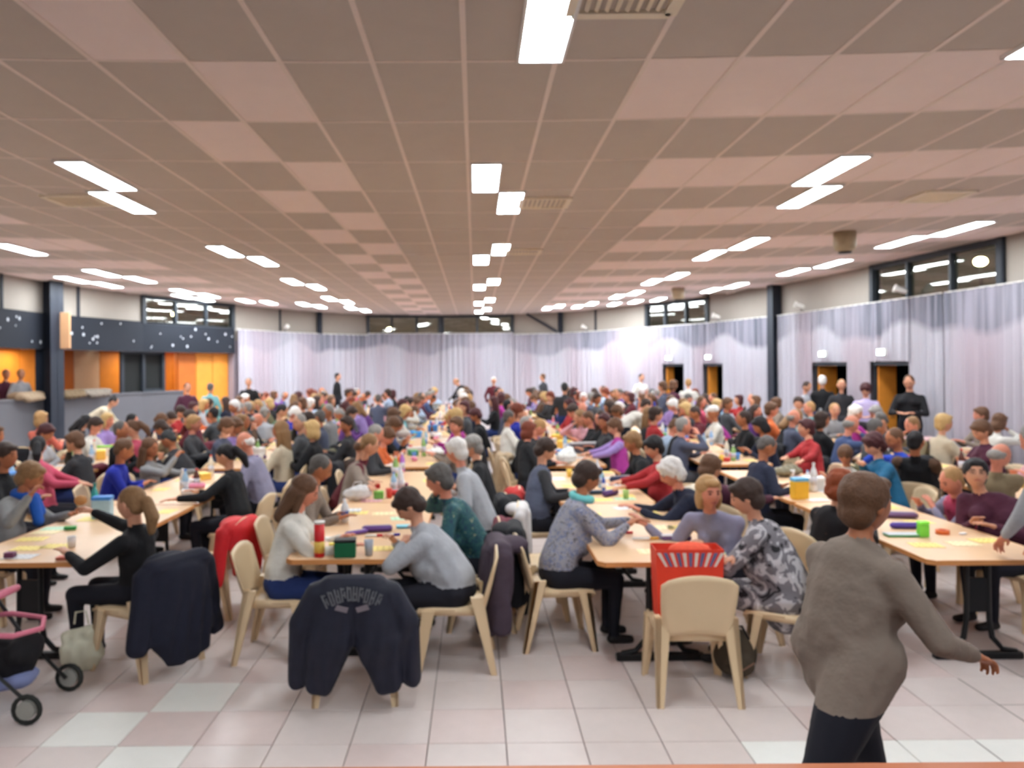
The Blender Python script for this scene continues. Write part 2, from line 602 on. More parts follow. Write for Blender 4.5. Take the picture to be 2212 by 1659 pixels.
doors = []
for n, (xa, xb) in enumerate(DOORPX):
    ha, hb = hit_wall(xa, RW), hit_wall(xb, RW)
    doors.append((ha[2], hb[2]))


def polylen(poly):
    s = [0]
    for i in range(len(poly) - 1):
        s.append(s[-1] + math.dist(poly[i], poly[i + 1]))
    return s


def pos_on(poly, cum, s):
    for i in range(len(poly) - 1):
        if s <= cum[i + 1] or i == len(poly) - 2:
            t = (s - cum[i]) / (cum[i + 1] - cum[i])
            a, b = np.array(poly[i]), np.array(poly[i + 1])
            d = nrm(b - a); nn = np.array((d[1], -d[0]))
            if np.dot(nn, CEN - a) < 0: nn = -nn
            return a + (b - a) * t, d, nn
    return None


def s_of(poly, cum, pt):
    best = None
    for i in range(len(poly) - 1):
        a, b = np.array(poly[i]), np.array(poly[i + 1])
        t = max(0, min(1, np.dot(pt - a, b - a) / np.dot(b - a, b - a)))
        dd = np.linalg.norm(a + (b - a) * t - pt)
        if best is None or dd < best[0]: best = (dd, cum[i] + t * (cum[i + 1] - cum[i]))
    return best[1]


cumR = polylen(RW)
door_s = [(s_of(RW, cumR, a), s_of(RW, cumR, b)) for a, b in doors]
WINR = {2, 6}
for i in range(len(RW) - 1):
    z1 = CT - 0.1 if i in WINR else 4.2
    wall_seg(wr, RW[i], RW[i + 1], CT - 0.35, z1, m=1)
    s0, s1 = cumR[i], cumR[i + 1]
    cuts = [(max(a, s0), min(b, s1)) for a, b in door_s if b > s0 and a < s1]
    cur = s0
    for a, b in cuts + [(s1, s1)]:
        if a > cur + 0.01:
            pa, pb = pos_on(RW, cumR, cur + 1e-5)[0], pos_on(RW, cumR, a - 1e-5)[0]
            wall_seg(wr, pa, pb, 0, CT - 0.35)
        if b > a:
            pa, pb = pos_on(RW, cumR, a + 1e-5)[0], pos_on(RW, cumR, b - 1e-5)[0]
            wall_seg(wr, pa, pb, 2.1, CT - 0.35)
        cur = max(cur, b)
struct('wall_right', wr, [M_walllow, M_wallup])
struct('wall_front', MB().box((-0.6, -4.1, 2.1), (19, 0.2, 4.2)), M_walllow)

# wall joints, columns and clerestory windows
trim_n = 0
allw = LW + BW[1:] + RW[1:]
cumA = polylen(allw)


def column(px, w, dep=0.3, z0=0.0, poly=allw, name=None):
    global trim_n
    h = hit_wall(px, poly)
    if h is None: return None
    i, t, p = h
    a, b = np.array(poly[i]), np.array(poly[i + 1])
    d = nrm(b - a); nn = np.array((d[1], -d[0]))
    if np.dot(nn, CEN - a) < 0: nn = -nn
    ang = math.atan2(d[1], d[0])
    c = p + nn * (dep / 2 - 0.05)
    mb = MB()
    H1 = CEIL - 0.001
    # I-section
    for off, ww, dd in ((dep / 2 - 0.01, w, 0.02), (-dep / 2 + 0.01, w, 0.02), (0, 0.03, dep)):
        q = c + nn * off
        mb.box((q[0], q[1], (z0 + H1) / 2), (ww, dd, H1 - z0), rz=ang)
    trim_n += 1
    return struct(f'trim_{trim_n}', mb, M_steel)


for px, w, dep, z0 in ((95, 0.42, 0.4, 0), (686, 0.2, 0.2, 3.28), (1216, 0.2, 0.2, 3.28), (1688, 0.3, 0.35, 0.0), (2170, 0.14, 0.12, 3.28)):
    column(px, w, dep, z0)
for px in (3, 169, 605, 1288):
    column(px, 0.09, 0.08, 3.3)
# diagonal brace beside the back-wall column
pa = at(1140, 683, 4.0)
mb = MB().tube([(1.98, 29.55, 4.05), (3.05, 29.05, 3.36)], 0.05, 6)
trim_n += 1; struct(f'trim_{trim_n}', mb, M_steel)

M_outlamp = mat('street_lamp_glow', (255, 240, 190), 0.5, emit=((255, 236, 170), 60))
win_n = 0


def window(a, b, z0, z1, npane, lab=None):
    global win_n
    win_n += 1
    a = np.array(a); b = np.array(b)
    d = nrm(b - a); nn = np.array((d[1], -d[0]))
    if np.dot(nn, CEN - a) < 0: nn = -nn
    ang = math.atan2(d[1], d[0]); Ln = np.linalg.norm(b - a)
    w = link(f'window_{win_n}', None, None, (a[0], a[1], z0), ang); w['kind'] = 'structure'
    s = -1 if np.dot(nn, (-d[1], d[0])) < 0 else 1     # local +y inward sign
    h = z1 - z0
    mb = MB()
    mb.box((Ln / 2, 0, 0.03), (Ln, 0.12, 0.06)).box((Ln / 2, 0, h - 0.05), (Ln, 0.12, 0.1))
    mb.box((0.05, 0, h / 2), (0.12, 0.16, h)).box((Ln - 0.05, 0, h / 2), (0.12, 0.16, h))
    mb.build('window_frame', M_frame, w)
    for k in range(1, npane):
        MB().box((Ln * k / npane, s * 0.02, h / 2), (0.07, 0.1, h - 0.16)).build('mullion', M_frame, w)
    for k in range(npane):
        MB().box((Ln * (k + .5) / npane, 0, h / 2), (Ln / npane - 0.08, 0.012, h - 0.17)).build('pane', M_glass, w)
    return w


window(BW[3], BW[4], CT - 0.1, CEIL, 3)
window(BW[4], BW[5], CT - 0.1, CEIL, 2)
window(RW[2], RW[3], CT - 0.1, CEIL, 3)
window(RW[6], RW[7], CT - 0.1, CEIL, 3)
window(LW[6], LW[7], 3.30, CEIL, 3)
for (px, py, Y), nm in (((2118, 565, 19.0), 'round yellow street lamp glowing outside the right window'), ((376, 679, 40.0), 'round yellow street lamp glowing outside the left window'), ((841, 711, 48.0), 'small yellow street lamp glowing outside the back window')):
    x, z = atY(px, py, Y)
    t = thing('street_lamp', nm, 'street lamp', (x, Y, 0), 0, 'lamps outside the windows')
    r = 0.15 if Y < 30 else 0.13
    MB().tube([(0, 0, 0), (0, 0, z - r * 0.6)], 0.04, 8).build('pole', M_steel, t)
    MB().ell((0, 0, z), (r, r, r * 0.75), 16, 10).build('lamp_globe', M_outlamp, t, True)

# starry navy band, gallery behind it
M_star_cloth = mat('navy_star_band', (22, 27, 38), 0.8, 0.1)
M_star = mat('silver_star', (215, 220, 230), 0.4, 0.05)
band = thing('starry_pelmet', 'long navy pelmet with small silver stars along the left gallery', 'pelmet')
mb = MB()
stars = []
for i in range(2, len(LW) - 1):
    wall_seg(mb, LW[i], LW[i + 1], 2.55, 3.36, out=-0.06, th=0.05)
    a, b = np.array(LW[i]), np.array(LW[i + 1])
    d = nrm(b - a); nn = np.array((d[1], -d[0]))
    if np.dot(nn, CEN - a) < 0: nn = -nn
    Ln = np.linalg.norm(b - a)
    for q in range(int(Ln * 4.2)):
        s = RND.uniform(0.08, Ln - 0.08)
        stars.append((a + d * s + nn * 0.065, d, nn, RND.uniform(2.66, 3.26), RND.choice((0.025, 0.032, 0.05))))
mb.build('band', M_star_cloth, band)
for p, d, nn, z, r in stars[:120]:
    V = []
    for k in range(10):
        rr = r if k % 2 == 0 else r * 0.42
        t = PI / 2 + k * PI / 5
        V.append((p[0] + d[0] * rr * math.cos(t), p[1] + d[1] * rr * math.cos(t), z + rr * math.sin(t)))
    V2 = [(v[0] + nn[0] * 0.006, v[1] + nn[1] * 0.006, v[2]) for v in V]
    MB().add(V + V2, [tuple(range(10)), tuple(range(19, 9, -1))] + [(k, (k + 1) % 10, 10 + (k + 1) % 10, 10 + k) for k in range(10)]).build('star', M_star, band)
par = MB(); gal = MB(); gf = MB(); gc = MB()
for i in range(2, 7):
    a, b = LW[i], LW[i + 1]
    if i == 6:
        b = sub(a, b, 0.42)
    wall_seg(par, a, b, 0, 1.42, th=0.12)
    wall_seg(par, a, b, 1.42, 1.47, out=-0.02, th=0.2)
struct('parapet', par, M_grey)
for i in range(2, 7):
    a, b = LW[i], LW[i + 1]
    wall_seg(gf, a, b, 0.4, 0.5, out=0.12, th=2.9)
    wall_seg(gc, a, b, 2.62, 2.7, out=0.2, th=2.9)
ea = MB(); wall_seg(ea, sub(LW[6], LW[7], 0.42), LW[7], 0, 2.55, out=0.25, th=0.1)
end_wall = struct('wall_gallery_end', ea, M_orange2)
for q in range(3):
    ea = MB(); wall_seg(ea, sub(LW[6], LW[7], 0.42 + 0.193 * q + 0.004), sub(LW[6], LW[7], 0.42 + 0.193 * (q + 1) - 0.004), 0, 2.56, out=0.2, th=0.05)
    ea.build('wood_panel', M_orange2 if q == 0 else M_orange, end_wall)
struct('gallery_floor', gf, M_grey); struct('gallery_ceiling', gc, M_white)
# wood panelling at the back of the gallery, one board after another
gw = []
for i in range(2, 7):
    a, b = np.array(LW[i]), np.array(LW[i + 1])
    d = nrm(b - a); n = np.array((d[1], -d[0]))
    if np.dot(n, CEN - a) > 0: n = -n
    gw.append((a + n * 1.7, b + n * 1.7))
panelling = struct('wall_gallery', MB().box((-12.6, 14, 1.5), (0.1, 22, 2.4)), M_orange2)
poly = [tuple(gw[0][0])] + [tuple(g[1]) for g in gw]
cumG = polylen(poly)
s = 0; k = 0
while s < cumG[-1] - 0.5:
    w_ = 0.9
    p0, p1 = pos_on(poly, cumG, s + 0.01)[0], pos_on(poly, cumG, min(cumG[-1], s + w_) - 0.01)[0]
    mb = MB(); wall_seg(mb, p0, p1, 0.5, 2.64, th=0.05)
    mm = M_orange if k % 3 else M_orange2
    pc_ = (p0 + p1) / 2; pp_ = VX + F * pc_[0] / pc_[1]
    if 138 < pp_ < 192: mm = mat('pale_board', (226, 196, 170), 0.5)
    mb.build('wood_panel', mm, panelling)
    s += w_; k += 1
for gi, (x, y) in enumerate(((-10.9, 14.6), (-10.7, 18.6), (-9.4, 22.3), (-8.4, 24.3))):
    l = bpy.data.lights.new('gallery_lamp', 'AREA'); l.energy = 17; l.size = 0.6; l.color = (1, 0.8, 0.56)
    t = thing('gallery_lamp', f'warm downlight under the gallery ceiling, {ORD[gi]} behind the starry pelmet', 'lamp', (x, y, 2.6), 0, 'gallery downlights')
    MB().lathe((0, 0, 0), [(0.09, -0.02), (0.1, 0.02)], 16).build('lamp_rim', M_white, t)
    lo = link('gallery_bulb', l, t, (0, 0, -0.03))
# glass doors of the gallery
ha, hb = hit_wall(276, LW), hit_wall(370, LW)
dg = link('door_5', None, None, (ha[2][0], ha[2][1], 0.5), math.atan2(*(hb[2] - ha[2])[::-1])); dg['kind'] = 'structure'
Ln = float(np.linalg.norm(hb[2] - ha[2]))
dm = MB()
for x in (0.05, Ln * 0.5, Ln - 0.05):
    dm.box((x, 0.25, 1.05), (0.1, 0.08, 2.1))
dm.box((Ln / 2, 0.25, 2.05), (Ln, 0.08, 0.12)).box((Ln / 2, 0.25, 0.1), (Ln, 0.08, 0.2)).box((Ln * .75, 0.25, 1.0), (Ln / 2, 0.06, 0.08))
dm.build('door_frame', M_frame, dg)
for q in (0.25, 0.75):
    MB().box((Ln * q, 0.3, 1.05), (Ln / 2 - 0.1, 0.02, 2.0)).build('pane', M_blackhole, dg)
# timber post on the pelmet
x_, y_ = hit_wall(107, LW)[2] + np.array((0.42, -0.12))
t = thing('timber_post', 'pale timber board fixed upright over the starry pelmet beside the steel column', 'post', (x_, y_, 2.56))
MB().box((0, 0, 0.41), (0.24, 0.06, 0.82), bev=0.008).build('board', M_postwood, t)

# doors in the right wall: recess, open orange leaf, dark passage
M_exit = mat('exit_light_glow', (220, 255, 255), 0.4, emit=((200, 250, 255), 16))
for n, (s0, s1) in enumerate(door_s):
    pa, pb = pos_on(RW, cumR, s0)[0], pos_on(RW, cumR, s1)[0]
    d = nrm(pb - pa); nn = np.array((d[1], -d[0]))
    if np.dot(nn, CEN - pa) < 0: nn = -nn
    Ln = float(np.linalg.norm(pb - pa))
    ang = math.atan2(d[1], d[0])
    dr = link(f'door_{n + 1}', None, None, (pa[0], pa[1], 0), ang); dr['kind'] = 'structure'
    s = -1 if np.dot(nn, (-d[1], d[0])) < 0 else 1
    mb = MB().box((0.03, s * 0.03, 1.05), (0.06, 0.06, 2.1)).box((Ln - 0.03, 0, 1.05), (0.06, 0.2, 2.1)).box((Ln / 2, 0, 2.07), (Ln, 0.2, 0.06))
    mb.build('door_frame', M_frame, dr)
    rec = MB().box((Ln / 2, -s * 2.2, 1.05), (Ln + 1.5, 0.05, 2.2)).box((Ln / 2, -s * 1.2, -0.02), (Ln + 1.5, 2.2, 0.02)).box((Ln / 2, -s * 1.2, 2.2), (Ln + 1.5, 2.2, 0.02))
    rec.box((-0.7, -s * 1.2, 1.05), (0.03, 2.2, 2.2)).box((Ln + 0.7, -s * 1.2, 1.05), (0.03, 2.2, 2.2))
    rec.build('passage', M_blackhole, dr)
    # leaf standing open just inside the opening, turned toward the hall
    LL = Ln * 0.30
    lf = MB().box((0, -s * LL / 2, 1.03), (0.04, LL, 2.02), bev=0.004).build('door_leaf', M_orange, dr, loc=(0.085, s * 0.02, 0), rz=0)
    MB().tube([(0.02, -s * LL * .8, 1.0), (0.06, -s * LL * .8, 1.0), (0.06, -s * LL * .6, 1.0)], 0.01, 6).build('handle', M_steel, lf)
    c = (pa + pb) / 2 + nn * 0.24
    e = thing('exit_light', ['lit exit light over the farthest doorway on the right', 'lit exit light over the second doorway from the back', 'lit exit light over the doorway where men stand', 'lit exit light over the nearest doorway'][n], 'exit light', (c[0], c[1], 2.24), ang, 'exit lights')
    MB().box((0, s * 0.03, 0.06), (0.26, 0.06, 0.13), bev=0.01).build('housing', M_white, e)
    MB().box((0, s * 0.064, 0.06), (0.22, 0.008, 0.1)).build('lit_face', M_exit, e)


# curtains
def curtain(poly, s0, s1, z0, z1, lab, ph=0.0, off=0.14):
    cum = polylen(poly)
    n = max(4, int((s1 - s0) / 0.028))
    nz = 3
    V = []
    for j in range(nz + 1):
        z = z0 + (z1 - z0) * j / nz
        for i in range(n + 1):
            s = s0 + (s1 - s0) * i / n
            p, d, nn = pos_on(poly, cum, s)
            w = 2 * PI * s / 0.23 + ph
            a = 0.028 * math.sin(w + 1.3 * math.sin(s * 3.1)) + 0.012 * math.sin(2.3 * w + s) + (0.01 * math.sin(7 * s + j))
            q = p + nn * (off + a)
            V.append((q[0], q[1], z))
    f = [(j * (n + 1) + i, j * (n + 1) + i + 1, (j + 1) * (n + 1) + i + 1, (j + 1) * (n + 1) + i) for j in range(nz) for i in range(n)]
    mb = MB().add(V, f)
    t = thing('curtain', lab, 'curtain', (0, 0, 0), 0, 'white string curtains round the hall')
    mb.build('drape', M_curtain, t, True)
    # rail
    pts = []
    for i in range(0, 9):
        p, d, nn = pos_on(poly, cum, s0 + (s1 - s0) * i / 8)
        pts.append((p[0] + nn[0] * off, p[1] + nn[1] * off, z1 + 0.005))
    MB().tube(pts, 0.012, 5).build('rail', M_white, t)


cumB = polylen(BW)
names = ['beside the left gallery', 'left of the slim column', 'under the left end of the back windows', 'under the back windows', 'right of the back windows', 'behind the diagonal brace']
for i in range(len(BW) - 1):
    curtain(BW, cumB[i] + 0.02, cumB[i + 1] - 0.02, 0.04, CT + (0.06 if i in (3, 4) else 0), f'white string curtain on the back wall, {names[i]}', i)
cuts = [0.02] + [x for ab in door_s for x in ab] + [s_of(RW, cumR, np.array((8.47, 9.0)))]
seg = []
rn = ['between the back corner and the farthest doorway', None, 'between the two farthest doorways', None, 'from the second doorway to the dark column', None, 'between the two nearer doorways', None, 'right of the nearest doorway']
for i in range(0, len(cuts) - 1):
    if i % 2 == 0:
        if i == 4:
            # the steel column divides this run
            cs = s_of(RW, cumR, hit_wall(1680, RW)[2])
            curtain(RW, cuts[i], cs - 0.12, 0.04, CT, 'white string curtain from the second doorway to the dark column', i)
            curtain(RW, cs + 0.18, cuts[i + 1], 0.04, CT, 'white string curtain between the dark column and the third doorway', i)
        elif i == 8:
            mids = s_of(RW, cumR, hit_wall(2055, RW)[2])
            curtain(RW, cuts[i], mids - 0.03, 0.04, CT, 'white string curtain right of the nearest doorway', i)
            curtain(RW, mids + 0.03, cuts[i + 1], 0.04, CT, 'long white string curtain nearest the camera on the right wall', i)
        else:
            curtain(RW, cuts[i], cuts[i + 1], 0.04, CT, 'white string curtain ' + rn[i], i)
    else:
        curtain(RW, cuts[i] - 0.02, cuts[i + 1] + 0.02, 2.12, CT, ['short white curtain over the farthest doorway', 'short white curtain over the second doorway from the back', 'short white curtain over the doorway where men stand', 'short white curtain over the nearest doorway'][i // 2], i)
# small spotlights clipped on the curtain rail
for px, py, lab in ((1975, 652, 'white spotlight clipped to the curtain rail under the near right window'), (1750, 676, 'white spotlight clipped to the curtain rail right of the dark column'), (1565, 697, 'white spotlight on the curtain rail left of the dark column'), (607, 714, 'small white spotlight on the rail of the back left curtain'), (1275, 714, 'small white spotlight on the rail right of the diagonal brace')):
    h = hit_wall(px, allw)
    p, d, nn = pos_on(allw, cumA, s_of(allw, cumA, h[2]))
    p = p + nn * 0.22
    t = thing('spotlight', lab, 'spotlight', (p[0], p[1], CT + 0.03), math.atan2(nn[1], nn[0]), 'spotlights on the curtain rail')
    MB().tube([(-0.06, 0, 0), (0, 0, 0.03), (0.0, 0, 0.12)], 0.012, 6).build('bracket', M_black, t)
    MB().lathe((0, 0, 0), [(0.03, -0.1), (0.05, -0.07), (0.055, 0.06), (0.08, 0.13)], 12).build('lamp_head', M_white, t, True, loc=(0.02, 0, 0.12)).rotation_euler = (0.3, 1.2, 0)

# ------------------------------------------------------------------ figures
def remesh(blobs, vox, smooth=2, dg=None):
    """union of capsules and ellipsoids grown into one continuous surface; every face is tagged with the nearest blob"""
    mb = MB()
    for b in blobs:
        if b[0] == 'c':
            _, p0, p1, r0, r1, side, asp, tg = b
            p0 = np.array(p0, float); p1 = np.array(p1, float)
            d = p1 - p0; L = np.linalg.norm(d); d = d / (L + 1e-9)
            pts = []; rr = []
            for a in (-0.95, -0.7, -0.35):
                pts.append(p0 + d * r0 * a); rr.append(r0 * math.sqrt(1 - a * a))
            for q in (0, 0.5, 1):
                pts.append(p0 + d * L * q); rr.append(r0 + (r1 - r0) * q)
            for a in (0.35, 0.7, 0.95):
                pts.append(p1 + d * r1 * a); rr.append(r1 * math.sqrt(1 - a * a))
            mb.tube(pts, rr, 10, side=side, aspect=asp)
        else:
            _, c, r, R, tg = b
            mb.ell(c, r, 12, 8, R=R)
    me = mb.mesh('tmp', [])
    ob = bpy.data.objects.new('tmp', me)
    COL.objects.link(ob)
    md = ob.modifiers.new('r', 'REMESH'); md.mode = 'VOXEL'; md.voxel_size = vox
    if smooth:
        ms = ob.modifiers.new('s', 'SMOOTH'); ms.iterations = smooth; ms.factor = 0.5
    dg = bpy.context.evaluated_depsgraph_get()
    ev = ob.evaluated_get(dg)
    em = ev.to_mesh()
    nv = len(em.vertices)
    V = np.zeros(nv * 3); em.vertices.foreach_get('co', V); V = V.reshape(-1, 3)
    Fq = [tuple(p.vertices) for p in em.polygons]
    ev.to_mesh_clear()
    bpy.data.objects.remove(ob); bpy.data.meshes.remove(me)
    Fa = np.array([list(f) + [f[0]] * (4 - len(f)) for f in Fq])
    cen = V[Fa[:, :3]].mean(axis=1) * 0.5 + V[Fa[:, 1:]].mean(axis=1) * 0.5
    best = np.full(len(cen), 1e9); tagv = np.zeros(len(cen), int)
    for b in blobs:
        if b[0] == 'c':
            _, p0, p1, r0, r1, side, asp, tg = b
            p0 = np.array(p0, float); p1 = np.array(p1, float); d = p1 - p0
            t = np.clip(((cen - p0) @ d) / (d @ d + 1e-9), 0, 1)
            q = cen - (p0 + t[:, None] * d)
            if side is not None and asp != 1:
                sd = nrm(np.array(side) - nrm(d) * np.dot(nrm(d), side))
                q = q - np.outer(q @ sd, sd) * (1 - 1 / asp)
            dist = np.linalg.norm(q, axis=1) - (r0 + (r1 - r0) * t)
        else:
            _, c, r, R, tg = b
            q = cen - np.array(c)
            if R is not None:
                q = q @ np.array(R)
            dist = (np.linalg.norm(q / np.array(r), axis=1) - 1) * min(r)
        k = dist < best
        best[k] = dist[k]; tagv[k] = tg
    return V, Fq, tagv


def rotm(yaw, pitch=0, roll=0):
    """head rotation: yaw to the right (seen from above clockwise), pitch downwards"""
    return np.array(Matrix.Rotation(-yaw, 3, 'Z') @ Matrix.Rotation(-pitch, 3, 'X') @ Matrix.Rotation(roll, 3, 'Y'))


def head_geo(nu=30, nv=24, glasses=False, detail=True):
    mb = MB()
    V = []; f = []
    for i in range(nv + 1):
        p = PI * i / nv
        for j in range(nu):
            t = 2 * PI * j / nu
            x, y, z = math.sin(p) * math.cos(t), math.sin(p) * math.sin(t), math.cos(p)
            X, Y, Z = 0.076 * x, 0.096 * y, 0.118 * z
            if z < 0:                                  # jaw
                X *= 1 - 0.30 * z * z
                if y > 0: Y *= 1 - 0.10 * z * z
                else: Y *= 1 - 0.42 * z * z
            if y > 0:
                g = lambda cx, cz, s: math.exp(-((x - cx) ** 2 + (z - cz) ** 2) / (s * s))
                Y += 0.024 * math.exp(-(x * x) / 0.022 - ((z + 0.10) ** 2) / 0.03) + 0.010 * math.exp(-(x * x) / 0.02 - ((z - 0.10) ** 2) / 0.05)
                Y -= 0.011 * (g(0.36, 0.13, 0.17) + g(-0.36, 0.13, 0.17))
                Y += 0.006 * g(0, -0.42, 0.2) - 0.004 * g(0, -0.56, 0.12) + 0.012 * g(0, -0.82, 0.25)
                Y += 0.005 * (g(0.5, -0.15, 0.2) + g(-0.5, -0.15, 0.2))
            V.append((X, Y, Z))
    for i in range(nv):
        for j in range(nu):
            q = (j + 1) % nu
            f.append((i * nu + j, (i + 1) * nu + j, (i + 1) * nu + q, i * nu + q))
    mb.add(V, f, 1)
    for s in (-1, 1):
        mb.ell((s * 0.078, -0.005, -0.005), (0.009, 0.02, 0.033), 8, 6, 1)
        if detail:
            mb.ell((s * 0.029, 0.079, 0.013), (0.012, 0.008, 0.006), 8, 6, 4)
            mb.tube([(s * 0.014, 0.089, 0.031), (s * 0.03, 0.087, 0.036), (s * 0.046, 0.077, 0.031)], 0.0035, 5, 4)
    if detail:
        mb.tube([(-0.022, 0.083, -0.052), (-0.008, 0.093, -0.048), (0.008, 0.093, -0.048), (0.022, 0.083, -0.052)], 0.0048, 6, 5)
        if glasses:
            for s in (-1, 1):
                pts = [(s * 0.031 + 0.02 * math.cos(t), 0.098 - 0.12 * abs(0.0) , 0.013 + 0.015 * math.sin(t)) for t in np.linspace(0, 2 * PI, 13)]
                mb.tube(pts, 0.002, 5, 4)
                mb.tube([(s * 0.05, 0.098, 0.018), (s * 0.078, 0.04, 0.018), (s * 0.08, -0.01, 0.012)], 0.002, 4, 4)
    return mb


HANDC = {}


def hand_geo(kind):
    """right-hand geometry, wrist at origin, fingers along +y, palm facing -z, thumb on the -x side"""
    if kind in HANDC: return HANDC[kind]
    bl = []
    bl.append(('c', (0, -0.02, 0), (0, 0.02, 0), 0.019, 0.02, (1, 0, 0), 1.25, 1))
    bl.append(('c', (0.0, 0.025, 0), (0.0, 0.075, 0), 0.016, 0.014, (1, 0, 0), 2.2, 1))
    curl = {'flat': 0.25, 'curl': 0.75, 'fist': 1.25}[kind]
    for k, (x, L) in enumerate(((-0.029, .072), (-0.010, .08), (0.010, .074), (0.028, .058))):
        p = np.array((x, 0.085, 0.0)); a = 0.12 + curl * 0.35
        dx = (k - 1.5) * 0.05
        for q, fr in enumerate((0.45, 0.32, 0.23)):
            n = p + L * fr * np.array((dx, math.cos(a), -math.sin(a)))
            bl.append(('c', p, n, 0.0088 - 0.0008 * q, 0.0082 - 0.0008 * q, None, 1, 1))
            p = n; a += curl * 0.75
    bl.append(('c', (-0.022, 0.018, -0.004), (-0.045, 0.048, -0.012), 0.012, 0.010, None, 1, 1))
    bl.append(('c', (-0.045, 0.048, -0.012), (-0.046, 0.078, -0.02), 0.0098, 0.008, None, 1, 1))
    V, Fq, T = remesh(bl, 0.0062, 1)
    HANDC[kind] = (V, Fq)
    return HANDC[kind]


def ik(S, T, u, l, hint):
    d = T - S; L = np.linalg.norm(d)
    if L > (u + l) * 0.985:
        T = S + d / L * (u + l) * 0.985; d = T - S; L = np.linalg.norm(d)
    dn = d / L
    a = (u * u - l * l + L * L) / (2 * L)
    h = math.sqrt(max(1e-6, u * u - a * a))
    hh = nrm(hint - dn * np.dot(hint, dn))
    return S + dn * a + hh * h, T


